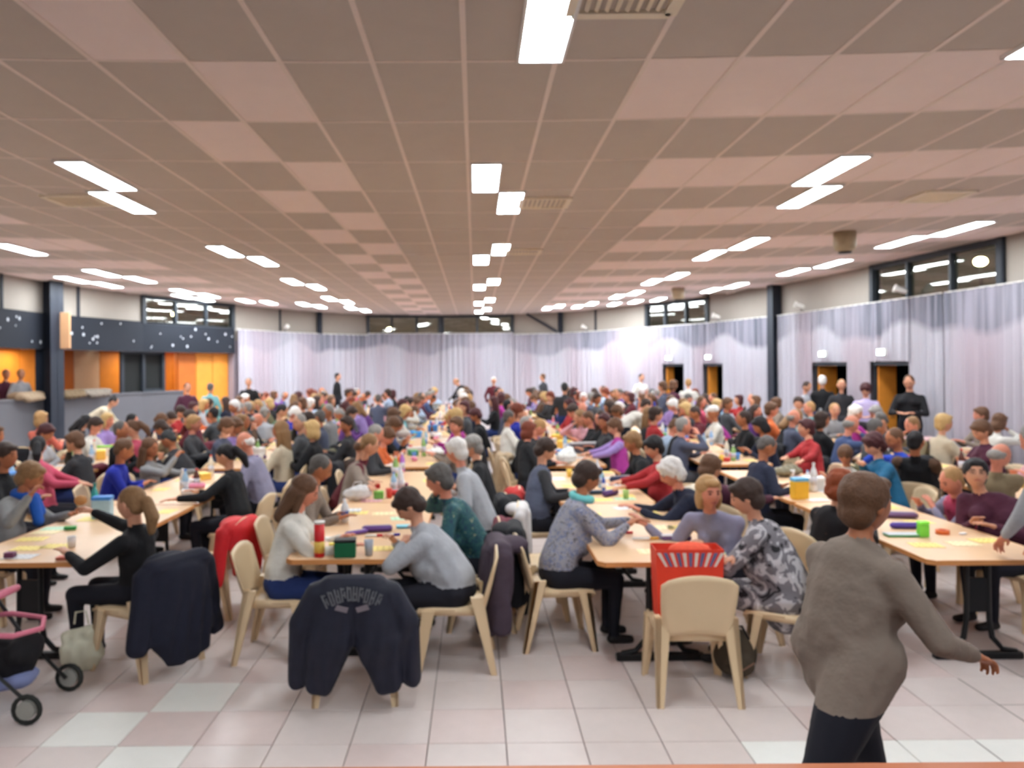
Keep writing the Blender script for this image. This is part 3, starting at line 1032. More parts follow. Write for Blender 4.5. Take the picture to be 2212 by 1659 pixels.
def figure(head, gaze, hands, seated=True, pel_z=0.52, b=1.0, bust=0.0, legs=None, sleeve='long', hem=None, glasses=False,
           hand_kind=('flat', 'flat'), vox=0.016, skirt=False, elbow=None, detail=True, feet_back=0.0, sh_yaw=0.0, scale=1.0, leg_w=1.0, arm_tag=0, vneck=False, hand_rot=(None, None)):
    """one person in local space: x right, y the way the hips face, z up, origin on the floor under the pelvis.
    returns (vertices, faces, material index per face, head centre, head rotation)"""
    P = np.array((0, 0, pel_z * 1.0))
    Hd = np.array(head, float)
    G = rotm(*gaze)
    fw = G @ np.array((0, 1, 0))
    v = nrm(Hd - P)
    N = Hd - nrm(0.45 * v + 0.55 * np.array((0, 0, 1))) * 0.165 * scale - np.array((fw[0], fw[1], 0)) * 0.03
    bend = max(0.0, math.hypot(v[0], v[1]))
    back = np.array((-v[0], -v[1], 0.25)) * 0.10 * bend
    mid = P * 0.52 + N * 0.48 + back
    chest = P * 0.24 + N * 0.76 + back * 0.8
    sx = rotm(sh_yaw) @ np.array((1, 0, 0))
    perp = nrm(N - chest)
    S = N - perp * 0.055 * scale
    shw = 0.165 * (0.92 + 0.08 * b) * scale
    bl = []
    top, skin, tr, shoe = 0, 1, 2, 3
    bl.append(('e', P + (0, 0.0, 0.0), (0.165 * b * scale, 0.125 * b * scale, 0.11 * scale), None, tr if hem is None else top))
    bl.append(('c', P + (0, 0, 0.06), mid, 0.118 * b * scale, 0.112 * b * scale, (1, 0, 0), 1.28, top))
    bl.append(('c', mid, chest, 0.115 * b * scale, 0.112 * scale * (0.6 + 0.4 * b), sx, 1.34, top))
    bl.append(('c', S - sx * shw * 0.72 - perp * 0.05, S + sx * shw * 0.72 - perp * 0.05, 0.074 * scale, 0.074 * scale, None, 1, top))
    bl.append(('c', S - sx * shw * 0.93 - perp * 0.03, S + sx * shw * 0.93 - perp * 0.03, 0.055 * scale, 0.055 * scale, None, 1, top))
    bl.append(('c', S - perp * 0.02, N + (0, 0, 0.0), 0.068 * scale, 0.052 * scale, None, 1, top))
    bl.append(('c', N - perp * 0.01, Hd - G @ np.array((0, 0.012, 0.05)) * scale, 0.05 * scale, 0.048 * scale, None, 1, skin))
    if vneck:
        bl.append(('e', S + np.cross(perp, sx) * 0 + nrm(np.cross(perp, -sx)) * -0.0 + nrm(np.cross(sx, perp)) * -0.062 * scale - perp * 0.02, (0.05, 0.03, 0.06), None, skin))
    fwc = nrm(np.cross(perp, sx))
    if bust:
        for s in (-1, 1):
            bl.append(('e', chest + sx * s * 0.075 * b + fwc * 0.085 * b - perp * 0.035, (0.072 * bust, 0.062 * bust, 0.07 * bust), None, top))
    if b > 1.12:
        bl.append(('e', mid + (0, 0.05, -0.05), (0.15 * b, 0.12 * b, 0.13), None, top))
    wr = []
    for k, s in enumerate((-1, 1)):
        Sh = S + sx * s * shw - perp * 0.035
        T = np.array(hands[k], float)
        hint = np.array((s * 0.75, -0.25, -0.8)) if elbow is None or elbow[k] is None else np.array(elbow[k], float)
        E_, W = ik(Sh, T, 0.285 * scale, 0.255 * scale, hint)
        bl.append(('c', Sh, E_, 0.062 * scale * (0.6 + 0.4 * b), 0.05 * scale * (0.6 + 0.4 * b), None, 1, arm_tag))
        c2 = arm_tag if sleeve == 'long' else skin
        r2 = 0.05 * (0.6 + 0.4 * b) if sleeve == 'long' else 0.037
        bl.append(('c', E_, W - nrm(W - E_) * 0.03, r2 * scale, (0.036 if sleeve == 'long' else 0.024) * scale, None, 1, c2))
        bl.append(('c', W - nrm(W - E_) * 0.02, W, 0.024 * scale, 0.022 * scale, None, 1, skin))
        wr.append((W, nrm(W - E_)))
    if seated:
        for k, s in enumerate((-1, 1)):
            hip = P + (s * 0.09 * scale, 0.01, -0.03)
            kn = np.array((s * 0.12, 0.42 * scale, pel_z - 0.035))
            an = np.array((s * 0.11, 0.40 * scale - feet_back, 0.095))
            if legs: kn, an = np.array(legs[k][0], float), np.array(legs[k][1], float)
            bl.append(('c', hip, kn, 0.092 * scale * b, 0.064 * scale, None, 1, tr))
            bl.append(('c', kn, an, 0.060 * scale, 0.042 * scale, None, 1, tr))
            bl.append(('c', an + (0, -0.02, -0.055), an + (0, 0.13, -0.062), 0.034, 0.03, (1, 0, 0), 1.25, shoe))
    else:
        for k, s in enumerate((-1, 1)):
            hip = P + (s * 0.088 * scale, 0, -0.05)
            kn, an = (np.array(legs[k][0], float), np.array(legs[k][1], float)) if legs else (np.array((s * 0.095, 0.02, 0.49)) * scale, np.array((s * 0.1, -0.02, 0.09)))
            bl.append(('c', hip, kn, 0.092 * b * scale * leg_w, 0.062 * scale * leg_w, None, 1, tr))
            bl.append(('c', kn, an, 0.060 * scale * leg_w, 0.045 * scale * leg_w, None, 1, tr))
            bl.append(('c', an + (0, -0.02, -0.052), an + (0, 0.13, -0.06), 0.034, 0.03, (1, 0, 0), 1.25, shoe))
    if hem is not None:
        bl.append(('c', P + (0, 0, 0.05), P + (0, 0.0, -hem), 0.122 * b * scale, 0.118 * b * scale, (1, 0, 0), 1.25, top))
    V, Fq, T = remesh(bl, vox, 2)
    if hem is not None:
        zc = np.array([V[list(q)][:, 2].mean() for q in Fq])
        T[(T == tr) & (zc > P[2] - hem - 0.06)] = top
    mb = MB()
    mb.v = [V]; mb.f = [list(q) for q in Fq]; mb.m = T.tolist(); mb.n = len(V)
    hg = head_geo(glasses=glasses, detail=detail, nu=30 if vox < 0.02 else 18, nv=24 if vox < 0.02 else 14)
    hv = np.concatenate(hg.v) * scale @ G.T + Hd
    mb.v.append(hv); mb.f += [[i + mb.n for i in q] for q in hg.f]; mb.m += hg.m; mb.n += len(hv)
    for k, s in enumerate((-1, 1)):
        if vox < 0.03:
            W, d = wr[k]
            hv, hf = hand_geo(hand_kind[k])
            hv = hv.copy()
            if s < 0: hv[:, 0] *= -1; hf = [q[::-1] for q in hf]
            upv = np.array((0, 0, 1)) if hand_rot[k] is None else np.array(hand_rot[k], float)
            xz = nrm(upv - d * np.dot(upv, d))
            xx = np.cross(d, xz)
            M = np.stack([xx, d, xz], axis=1)
            hv = (hv * 0.95 * scale) @ M.T + W
            mb.v.append(hv); mb.f += [[i + mb.n for i in q] for q in hf]; mb.m += [1] * len(hf); mb.n += len(hv)
    return mb, Hd, G


def E_(c, r, R=None): return ('e', c, r, R, 0)
def Cp(a, b, r0, r1, side=None, asp=1): return ('c', a, b, r0, r1, side, asp, 0)


HAIR = {
    'short': [E_((0, -.020, .032), (.084, .100, .098)), E_((0, -.05, -.02), (.074, .055, .065))],
    'crop': [E_((0, -.014, .024), (.080, .099, .100)), E_((0, -.045, -.02), (.072, .055, .06))],
    'full': [E_((0, -.022, .036), (.097, .108, .102)), E_((0, -.05, -.03), (.086, .070, .078)), E_((0, .05, .085), (.06, .045, .03))],
    'curly': [E_((0, -.022, .040), (.104, .112, .108)), E_((0, -.05, -.03), (.095, .078, .085)), E_((0, .045, .09), (.07, .05, .036))],
    'bob': [E_((0, -.022, .036), (.094, .106, .100)), E_((0, -.055, -.05), (.088, .062, .095)), E_((.070, -.012, -.045), (.026, .055, .080)), E_((-.070, -.012, -.045), (.026, .055, .080)), E_((0, .05, .085), (.06, .045, .03))],
    'long': [E_((0, -.022, .036), (.092, .106, .100)), Cp((0, -.06, -.03), (0, -.075, -.24), .072, .055, (1, 0, 0), 1.35), Cp((.073, -.005, -.02), (.085, .01, -.20), .028, .024), Cp((-.073, -.005, -.02), (-.085, .01, -.20), .028, .024)],
    'ponytail': [E_((0, -.018, .03), (.084, .101, .098)), E_((0, -.05, -.02), (.072, .055, .06)), E_((0, -.115, .02), (.03, .03, .03)), Cp((0, -.13, .01), (0, -.165, -.10), .042, .050), Cp((0, -.165, -.10), (0, -.15, -.2), .05, .028)],
    'bun': [E_((0, -.018, .03), (.084, .101, .098)), E_((0, -.05, -.02), (.072, .055, .06)), E_((0, -.07, .115), (.045, .042, .036))],
    'balding': [E_((0, -.05, -.01), (.081, .062, .058)), E_((.068, -.015, .0), (.016, .045, .035)), E_((-.068, -.015, .0), (.016, .045, .035))],
    'cap': [E_((0, -.005, .055), (.088, .104, .075)), Cp((-.04, .11, .05), (.04, .11, .05), .012, .012, (0, 1, 0), 3.0)],
}
HAIRM = {}


def hair_mesh(style, vox=0.011):
    key = (style, vox)
    if key in HAIRM: return HAIRM[key]
    V, Fq, T = remesh(HAIR[style], vox, 1)
    amp = {'curly': .010, 'cap': 0}.get(style, .004)
    r = np.random.RandomState(5)
    ph = r.rand(6) * 6; K = r.randn(6, 3) * 55
    nse = sum(np.sin(V @ K[i] + ph[i]) for i in range(6)) / 6
    V = V + (V / (np.linalg.norm(V, axis=1)[:, None] + 1e-6)) * (nse * amp)[:, None]
    me = bpy.data.meshes.new('hair')
    me.from_pydata(V.tolist(), [], Fq)
    me.materials.append(None)
    me.polygons.foreach_set('use_smooth', [True] * len(me.polygons)); me.update()
    HAIRM[key] = me
    return me


HC = {'dark brown': (58, 42, 36), 'black': (26, 24, 28), 'brown': (98, 68, 48), 'light brown': (138, 104, 70), 'blond': (196, 162, 108), 'grey': (142, 138, 134), 'white': (222, 218, 214),
      'auburn': (112, 52, 34), 'burgundy': (72, 34, 38), 'dark grey': (92, 88, 86), 'red': (140, 66, 34), 'sandy': (176, 136, 90)}
SK = {'fair': (204, 148, 120), 'rosy': (208, 136, 112), 'tan': (174, 110, 78)}


def hmat(h): return mat('hair_' + h.replace(' ', '_'), HC[h], 0.6, 0.35, 90, bump=0.4)
def smat(s): return mat('skin_' + s, SK[s], 0.5, 0.06, 20, spec=0.3)


TOPC = {
    'white': (226, 222, 214), 'cream': (214, 200, 176), 'grey': (146, 146, 148), 'light grey': (176, 178, 184), 'dark grey': (78, 80, 84), 'charcoal': (52, 52, 56), 'black': (26, 25, 30), 'navy': (32, 38, 60),
    'royal blue': (36, 52, 170), 'light blue': (178, 198, 224), 'teal': (24, 96, 134), 'red': (176, 44, 48), 'burgundy': (98, 34, 46), 'plum': (82, 36, 58), 'pink': (222, 168, 178), 'rose': (206, 84, 110),
    'magenta': (168, 50, 142), 'purple': (106, 62, 134), 'lilac': (162, 136, 200), 'lavender': (152, 148, 174), 'olive': (104, 98, 70), 'khaki': (146, 132, 104), 'green': (60, 104, 72), 'orange': (218, 110, 60),
    'salmon': (232, 120, 100), 'turquoise': (120, 180, 184), 'taupe': (140, 124, 112), 'brown': (96, 70, 54), 'denim blue': (70, 88, 130), 'slate': (86, 92, 112),
}


def tmat(t):
    if t == 'grey floral': return mat('top_grey_floral', (140, 140, 150), 0.85, kind='flowers', scale=26, cols=[(94, 90, 98), (150, 148, 156), (114, 120, 150), (194, 194, 206)], bump=0.2)
    if t == 'black and white floral': return mat('top_bw_floral', (140, 140, 150), 0.7, kind='flowers', scale=9, cols=[(34, 32, 36), (116, 112, 118), (188, 184, 188), (222, 220, 224)])
    if t == 'teal floral': return mat('top_teal_floral', (40, 80, 92), 0.8, kind='flowers', scale=22, cols=[(40, 58, 86), (42, 84, 92), (58, 98, 98), (190, 180, 150)])
    if t == 'black patterned': return mat('top_black_pattern', (40, 30, 30), 0.8, kind='flowers', scale=14, cols=[(22, 20, 24), (26, 22, 26), (96, 62, 52)])
    if t == 'red patterned': return mat('top_red_pattern', (140, 40, 60), 0.8, kind='flowers', scale=12, cols=[(140, 40, 62), (170, 60, 90), (208, 204, 214)])
    if t == 'striped white': return mat('top_striped', (210, 205, 196), 0.8, kind='checks', scale=22, cols=[(176, 168, 160), (216, 210, 202)])
    if t == 'checked lilac': return mat('top_checked_lilac', (190, 180, 220), 0.8, kind='checks', scale=18, cols=[(168, 150, 200), (206, 196, 228)])
    if t == 'blue and white': return mat('top_blue_white', (60, 90, 190), 0.8, kind='spots', scale=9, cols=[(30, 54, 140), (36, 70, 180), (190, 214, 240)])
    return mat('top_' + t.replace(' ', '_'), tuple(int(c * 0.92) for c in TOPC[t]), 0.85, 0.12, 9, bump=0.55)


M_jeans = mat('dark_jeans', (34, 52, 104), 0.85, 0.15, 40)
M_trouser = mat('dark_trousers', (24, 24, 34), 0.85, 0.1, 30)
M_shoe = mat('dark_shoes', (30, 28, 30), 0.5, 0.1)
M_eye = mat('brow_and_eye', (58, 40, 34), 0.6)
M_lip = mat('lips', (176, 92, 88), 0.5)


def place_person(label, group, mb_or_mesh, Hd, G, X, Y, a, top, skin, trs, hair, hstyle, z=0.0, scale=1.0, hvox=0.011, arms=None):
    if isinstance(mb_or_mesh, MB):
        me = mb_or_mesh.mesh('person', [tmat(top), smat(skin), trs, M_shoe, M_eye, M_lip] + ([tmat(arms)] if arms else []), True)
    else:
        me = mb_or_mesh
    o = link('person', me, None, (X, Y, z), -a)
    if not isinstance(mb_or_mesh, MB):
        for i, mm in ((0, tmat(top)), (1, smat(skin)), (2, trs)):
            o.material_slots[i].link = 'OBJECT'; o.material_slots[i].material = mm
    if scale != 1: o.scale = (scale,) * 3
    tag(o, label, 'person', group)
    if hair:
        h = link('hair', hair_mesh(hstyle, hvox), o)
        M = Matrix(G.tolist()).to_4x4(); M.translation = Vector(Hd.tolist())
        h.matrix_local = M
        h.material_slots[0].link = 'OBJECT'; h.material_slots[0].material = hair if not isinstance(hair, str) else hmat(hair)
        if hstyle == 'cap': h.name = 'cap'
    return o


def local(p, X, Y, a):
    """world point to the figure's frame (a: angle clockwise from +Y)"""
    dx, dy = p[0] - X, p[1] - Y
    c, s = math.cos(a), math.sin(a)
    return np.array((dx * c - dy * s, dx * s + dy * c, p[2]))


# ------------------------------------------------------------------ tables in six long rows
ROWS = {'A': (-3.22, 'left'), 'B': (-0.87, 'centre-left'), 'C': (1.29, 'centre-right'), 'D': (3.52, 'right'), 'E': (-5.55, 'far-left'), 'F': (5.75, 'far-right')}
TW, TL, TZ = 0.92, 2.28, 0.745
tt = MB()
w_, l_, r_ = TW / 2, TL / 2, 0.045
oct_ = [(-w_ + r_, -l_), (w_ - r_, -l_), (w_, -l_ + r_), (w_, l_ - r_), (w_ - r_, l_), (-w_ + r_, l_), (-w_, l_ - r_), (-w_, -l_ + r_)]
tt.prism(oct_, TZ - 0.03, TZ, 0)
for (a, b) in zip(oct_, oct_[1:] + oct_[:1]):
    m_ = np.array([(a[0] + b[0]) / 2, (a[1] + b[1]) / 2]); d_ = nrm(np.array(b) - np.array(a)); n_ = np.array((d_[1], -d_[0]))
    c_ = m_ + n_ * 0.001
    tt.box((c_[0], c_[1], TZ - 0.016), (math.dist(a, b), 0.006, 0.033), rz=math.atan2(d_[1], d_[0]), m=1)
tt = tt.mesh('tabletop', [M_table, M_tedge])
# cantilever frame: flat foot bar on the floor, two swept tubes rising to a post, bearer under the top
lf_ = MB()
lf_.box((0, 0, 0.025), (0.62, 0.06, 0.05), bev=0.008)
for s in (-1, 1):
    lf_.tube([(s * 0.27, 0, 0.05), (s * 0.17, 0, 0.07), (s * 0.10, 0, 0.15), (s * 0.08, 0, 0.28), (s * 0.075, 0, 0.72)], 0.019, 8)
lf_.box((0, 0, 0.70), (0.74, 0.045, 0.03))
lf_.box((0, 0, 0.45), (0.14, 0.02, 0.24))
lf_ = lf_.mesh('leg_frame', [M_black])
bm_ = MB().box((0, 0, 0.685), (0.05, TL - 0.5, 0.04)).mesh('crossbar', [M_black])
TABLES = []
for row, (xc, rn_) in ROWS.items():
    y0 = {'A': 5.42, 'B': 5.44, 'C': 5.3, 'D': 5.28, 'E': 8.3, 'F': 7.4}[row]
    ys = [y0, y0 + 2.3]
    yy = 10.45 if row not in 'EF' else y0 + 4.6
    while yy < 17.9: ys.append(yy); yy += 2.3
    yy = 20.6
    while yy < 25.6: ys.append(yy); yy += 2.3
    k = 0
    for y in ys:
        yc = y + TL / 2
        lim = 8.6 if yc < 17 else 8.6 - (yc - 17) * 0.45
        if abs(xc + 0.7) > lim - 0.9: continue
        t = thing('table', f'long beech table, {ORD[k]} from the stage in the {rn_} row', 'table', (xc, yc, 0), 0, f'tables of the {rn_} row')
        link('tabletop', tt, t)
        link('leg_frame', lf_, t, (0, -TL / 2 + 0.22, 0)); link('leg_frame', lf_, t, (0, TL / 2 - 0.22, 0)); link('crossbar', bm_, t)
        TABLES.append((row, k, xc, yc, rn_)); k += 1

# ------------------------------------------------------------------ plastic chairs
def chair_meshes():
    seat = MB()
    n = 8; V = []; f = []
    for lay, dz in ((0, 0), (1, -0.02)):
        for j in range(n + 1):
            for i in range(n + 1):
                u, v = i / n * 2 - 1, j / n
                x = u * (0.205 + 0.02 * v); y = -0.19 + 0.42 * v
                z = 0.445 - 0.014 * (1 - u * u) * math.sin(PI * min(1, v * 1.1)) - (0.018 * (v - 0.8) / 0.2 if v > 0.8 else 0)
                V.append((x, y, z + dz))
    N1 = (n + 1) ** 2
    for j in range(n):
        for i in range(n):
            a = j * (n + 1) + i
            f.append((a, a + 1, a + n + 2, a + n + 1)); f.append((N1 + a + n + 1, N1 + a + n + 2, N1 + a + 1, N1 + a))
    rim = [i for i in range(n + 1)] + [(n + 1) * j + n for j in range(1, n + 1)] + [(n + 1) * n + i for i in range(n - 1, -1, -1)] + [(n + 1) * j for j in range(n - 1, 0, -1)]
    for q in range(len(rim)):
        a, b = rim[q], rim[(q + 1) % len(rim)]
        f.append((b, a, N1 + a, N1 + b))
    seat.add(V, f)
    for s in (-1, 1):                       # apron
        seat.box((s * 0.207, 0.03, 0.42), (0.012, 0.38, 0.05))
    seat.box((0, 0.215, 0.405), (0.38, 0.012, 0.045)).box((0, -0.185, 0.405), (0.36, 0.012, 0.06))
    back = MB(); V = []; f = []
    nu, nv = 12, 10
    for lay in (0, 1):
        for j in range(nv + 1):
            v = j / nv
            for i in range(nu + 1):
                u = i / nu * 2 - 1
                wd = 0.185 + 0.03 * math.sin(v * 1.7)
                top = 0.81 - 0.045 * u * u - (0.02 if abs(u) > 0.92 else 0)
                bot = 0.40 + 0.035 * (1 - u * u)
                z = bot + (top - bot) * v
                y = -0.195 - 0.10 * v - 0.03 * (1 - u * u) * math.sin(PI * min(1, 0.3 + v * 0.7)) + (0.02 if abs(u) > 0.85 else 0)
                V.append((u * wd, y - (0.014 if lay else 0), z))
    N1 = (nu + 1) * (nv + 1)
    for j in range(nv):
        for i in range(nu):
            a = j * (nu + 1) + i
            f.append((a + nu + 1, a + nu + 2, a + 1, a)); f.append((N1 + a, N1 + a + 1, N1 + a + nu + 2, N1 + a + nu + 1))
    rim = [i for i in range(nu + 1)] + [(nu + 1) * j + nu for j in range(1, nv + 1)] + [(nu + 1) * nv + i for i in range(nu - 1, -1, -1)] + [(nu + 1) * j for j in range(nv - 1, 0, -1)]
    for q in range(len(rim)):
        a, b = rim[q], rim[(q + 1) % len(rim)]
        f.append((a, b, N1 + b, N1 + a))
    back.add(V, f)
    legs = []
    for sx, sy in ((-1, 1), (1, 1), (-1, -1), (1, -1)):
        m = MB()
        tp = (sx * 0.19, 0.18 if sy > 0 else -0.19); bt = (sx * 0.225, 0.235 if sy > 0 else -0.285)
        z1 = 0.43 if sy > 0 else 0.52
        w0, w1 = 0.085, 0.038
        for (cx, cy, wx, wy) in ((0, 0, 1, 0.4), (sx * 0.3, -sy * 0.3, 0.4, 1)):
            V = []
            for (px_, py_), z, w in ((bt, 0.0, w1), (tp, z1, w0)):
                for ax, ay in ((-1, -1), (1, -1), (1, 1), (-1, 1)):
                    V.append((px_ + cx * w + ax * w * wx / 2, py_ + cy * w + ay * w * wy / 2, z))
            m.add(V, [(3, 2, 1, 0), (4, 5, 6, 7), (0, 1, 5, 4), (1, 2, 6, 5), (2, 3, 7, 6), (3, 0, 4, 7)])
        legs.append(m.mesh('leg', [M_beige]))
    return seat.mesh('seat', [M_beige], True), back.mesh('backrest', [M_beige], True), legs


seat_me, back_me, leg_me = chair_meshes()
nch = 0


def chair(x, y, a, label, group='beige plastic chairs'):
    t = thing('plastic_chair', label, 'chair', (x, y, 0), -a, group); t.scale = (1.08, 1.03, 1.0)
    link('seat', seat_me, t); link('backrest', back_me, t)
    for m in leg_me: link('leg', m, t)
    return t


D = math.radians
PEOPLE = []      # world x, y of everyone placed, with a short description


def near(label, short, pel, face, head, gaze=(0, 15), hands=None, top='grey', hair='brown', hstyle='short', skin='fair', tr=None, chair_lab=None, seated=True, z=0.0, chair_back=0.0, arms=None, scarf=None, **kw):
    X, Y = pel; a = D(face)
    if len(head) == 3 and abs(head[0]) > 12 or head[1] > 50:
        hx, hy = at(head[0], head[1], head[2]); hw = (hx, hy, head[2])
    else: hw = head
    if seated:
        dh = math.hypot(hw[0] - X, hw[1] - Y)
        mxd = 0.34
        if dh > mxd: X, Y = hw[0] + (X - hw[0]) * mxd / dh, hw[1] + (Y - hw[1]) * mxd / dh
    hl = local(hw, X, Y, a)
    g = (D(gaze[0] - face), D(gaze[1]))
    if hands is None:
        hl_ = [(-0.09, 0.36, 0.80), (0.10, 0.38, 0.80)]
    else:
        hl_ = []
        for h, s in zip(hands, (-1, 1)):
            if h is None: hl_.append((s * 0.10, 0.37, 0.80))
            elif len(h) == 4: hl_.append(h[:3])             # already local
            else: hl_.append(local(h, X, Y, a))
    if arms: kw['arm_tag'] = 6
    mb, Hd, G = figure(hl, g, hl_, seated=seated, **kw)
    o = place_person(label, None, mb, Hd, G, X, Y, a, top, skin, tr or M_trouser, hair, hstyle, z=z, hvox=0.009, arms=arms)
    if scarf:
        nm, rgb, tail = scarf
        v = nrm(Hd - np.array((0, 0, 0.5)))
        c = Hd - nrm(0.45 * v + 0.55 * np.array((0, 0, 1))) * 0.155 - np.array((G[0, 1], G[1, 1], 0)) * 0.025
        bl = [Cp(c + (.068 * math.cos(t), .072 * math.sin(t), .012 * math.sin(t * 2) - .02 * math.sin(t)), c + (.068 * math.cos(t + .6), .072 * math.sin(t + .6), -.02 * math.sin(t + .6)), .032, .032) for t in np.linspace(0, 2 * PI, 11)]
        if tail:
            bl += [Cp(c + (.03, .09, -.03), c + (.05, .14, -.22), .04, .045, (1, 0, 0), 1.4), Cp(c + (-.04, .08, -.02), c + (-.05, .12, -.16), .035, .04, (1, 0, 0), 1.3)]
        V, Fq, T = remesh(bl, 0.014, 1)
        MB().add(V, Fq).build(nm, mat(nm + '_cloth', rgb, 0.85, 0.15, 20), o, True)
    PEOPLE.append((X, Y, short))
    if seated and chair_lab != False:
        chair(X - math.sin(a) * chair_back, Y - math.cos(a) * chair_back, a, chair_lab or f'beige plastic chair under the {short}')
    return o


# ---- row B (centre-left table), nearest first
near('woman with long brown hair in a cream-white sweater and jeans, leaning on the centre-left table', 'long-haired woman in the white sweater', (-1.42, 5.72), 90, (658, 1062, 1.14), (80, 28),
     [(-1.02, 5.95, .79), (-0.93, 5.62, .79)], 'white', 'brown', 'long', 'rosy', M_jeans, b=1.12, bust=1.0, feet_back=0.1)
near('woman in a light grey jumper hunched over the near end of the centre-left table', 'hunched woman in the light grey jumper', (-0.16, 5.52), -90, (884, 1092, 1.08), (-88, 48),
     [(-0.52, 5.55, .83), (-0.60, 5.72, .81)], 'light grey', 'dark brown', 'full', 'fair', None, b=1.42, bust=1.1, hand_kind=('curl', 'curl'), elbow=[(-0.3, 0.9, -0.5), (0.3, 0.6, -0.7)])
near('person in a dark teal floral top resting chin on one hand beside the grey jumper', 'person in the teal floral top', (0.02, 6.35), -88, (948, 1036, 1.18), (-80, 22),
     [(-0.42, 6.1, .80), (-0.33, 6.42, 1.04)], 'teal floral', 'dark grey', 'full', 'rosy', None, b=1.15, hand_kind=('flat', 'fist'))
near('white-haired person in a pale shirt seated third on the right of the centre-left table', 'white-haired person in the pale shirt', (0.14, 7.35), -85, (985, 975, 1.26), (-60, 20), None, 'light grey', 'white', 'full', 'rosy', None, b=1.2, skirt=False)
near('grey-haired person in black seated just behind the white-haired one', 'grey-haired person in black', (0.16, 8.3), -88, (1020, 965, 1.2), (-85, 20), None, 'black', 'grey', 'full', 'fair', None)
near('dark-haired person with a grey parting almost hidden behind the long-haired woman', 'half-hidden person behind the long-haired woman', (-1.55, 6.75), 88, (692, 1013, 1.17), (80, 30), None, 'taupe', 'dark grey', 'short', 'tan', None)
near('woman in a loose taupe-grey sweater reaching over the centre-left table', 'woman in the taupe-grey sweater', (-1.56, 7.7), 88, (785, 965, 1.2), (60, 18), [(-1.0, 7.9, .79), (-0.9, 7.5, .79)], 'taupe', 'brown', 'balding', 'fair', None, b=1.15)
near('man in a charcoal jacket with grey-brown hair left of the centre-left table', 'man in the charcoal jacket', (-1.55, 9.4), 88, (812, 938, 1.22), (85, 25), None, 'charcoal', 'grey', 'short', 'rosy', None, b=1.15)
near('person in burgundy leaning in behind the taupe-grey sweater', 'person in burgundy', (-1.58, 8.6), 85, (798, 962, 1.22), (80, 30), None, 'burgundy', 'light brown', 'short', 'fair', None)
# ---- row A (left table)
near('girl in black with a long light brown ponytail, elbow raised at the left table', 'girl with the ponytail', (-2.42, 5.6), -80, (283, 1088, 1.14), (-75, 5),
     [(-2.85, 5.45, .80), (-2.95, 5.85, 1.05)], 'black', 'light brown', 'ponytail', 'fair', None, b=1.0, hand_kind=('flat', 'fist'), chair_lab=False)
chair(-2.34, 5.52, D(-62), 'beige plastic chair under the girl with the ponytail, draped with a dark coat')
near('woman in a black cardigan with a dark ponytail reading at the left table', 'woman with the dark ponytail', (-2.38, 7.95), -85, (487, 985, 1.16), (-85, 30), [(-2.95, 7.7, .80), (-2.9, 8.15, .80)], 'black', 'black', 'ponytail', 'fair', None, b=1.05, bust=0.9)
near('bald man in a lavender shirt behind the woman with the dark ponytail', 'bald man in the lavender shirt', (-2.42, 8.95), -88, (530, 955, 1.23), (-95, 18), None, 'lavender', 'white', 'balding', 'rosy', None, b=1.25)
near('woman in grey with a bright blue scarf holding her cheek at the far left', 'woman with the blue scarf', (-4.1, 6.55), 82, (66, 1030, 1.16), (70, 28), [(-3.55, 6.85, .82), (-3.66, 6.42, 1.05)], 'grey', 'light brown', 'full', 'tan', None, b=1.15, hand_kind=('flat', 'fist'), scarf=('scarf', (28, 84, 176), True))
near('person with dark hair in a rose jacket seen from behind on the left', 'person in the rose jacket', (-4.15, 7.85), 70, (82, 965, 1.2), (-25, 10), None, 'rose', 'black', 'ponytail', 'fair', None, b=1.1)
near('person in a royal blue jacket left of the left table', 'person in the royal blue jacket', (-4.08, 8.7), 80, (268, 972, 1.2), (60, 25), None, 'royal blue', 'brown', 'short', 'tan', None, b=1.1)
near('long-haired brunette in grey resting her face on her hand beside the royal blue jacket', 'long-haired brunette in grey', (-3.98, 9.6), 85, (325, 968, 1.12), (110, 15), [(-3.5, 9.8, .80), (-3.62, 9.45, 1.02)], 'grey', 'brown', 'long', 'tan', None, b=0.95, hand_kind=('flat', 'fist'))
# ---- row C (centre-right table)
near('woman in a grey floral cardigan with turquoise collar reaching across the centre-right table', 'woman in the grey floral cardigan', (0.52, 5.85), 86, (1268, 1032, 1.2), (75, 28),
     [(1.22, 6.15, .86), (1.16, 5.98, .86)], 'grey floral', 'dark brown', 'full', 'tan', None, b=1.22, bust=1.0, glasses=True, chair_lab='beige plastic chair under the woman in grey floral, draped with a plum coat', scarf=('collar', (120, 204, 204), False))
near('person in a navy quilted vest with dark sleeves writing at the centre-right table', 'person in the navy vest', (0.55, 7.75), 86, (1178, 972, 1.2), (80, 35), None, 'slate', 'dark brown', 'full', 'fair', None, b=1.2, arms='charcoal')
near('person with a smooth auburn bob in black beside the navy vest', 'person with the auburn bob', (0.55, 9.6), 88, (1143, 930, 1.2), (70, 12), None, 'black', 'auburn', 'bob', 'rosy', None, b=1.1)
near('grey-haired man in a white shirt on the left of the centre-right row', 'man in the white shirt', (0.42, 11.2), 86, (1100, 903, 1.25), (80, 15), None, 'white', 'dark grey', 'short', 'tan', None, b=1.15)
near('woman with wavy blond hair and blue-grey cardigan looking at the camera across the table', 'blond woman facing the camera', (2.06, 6.12), -98, (1532, 1065, 1.14), (172, 6),
     [(1.72, 5.95, .80), (1.32, 6.08, .84)], 'lavender', 'sandy', 'bob', 'rosy', None, b=1.05, bust=0.9, elbow=[None, (0.2, 0.2, -0.9)], sh_yaw=D(-55))
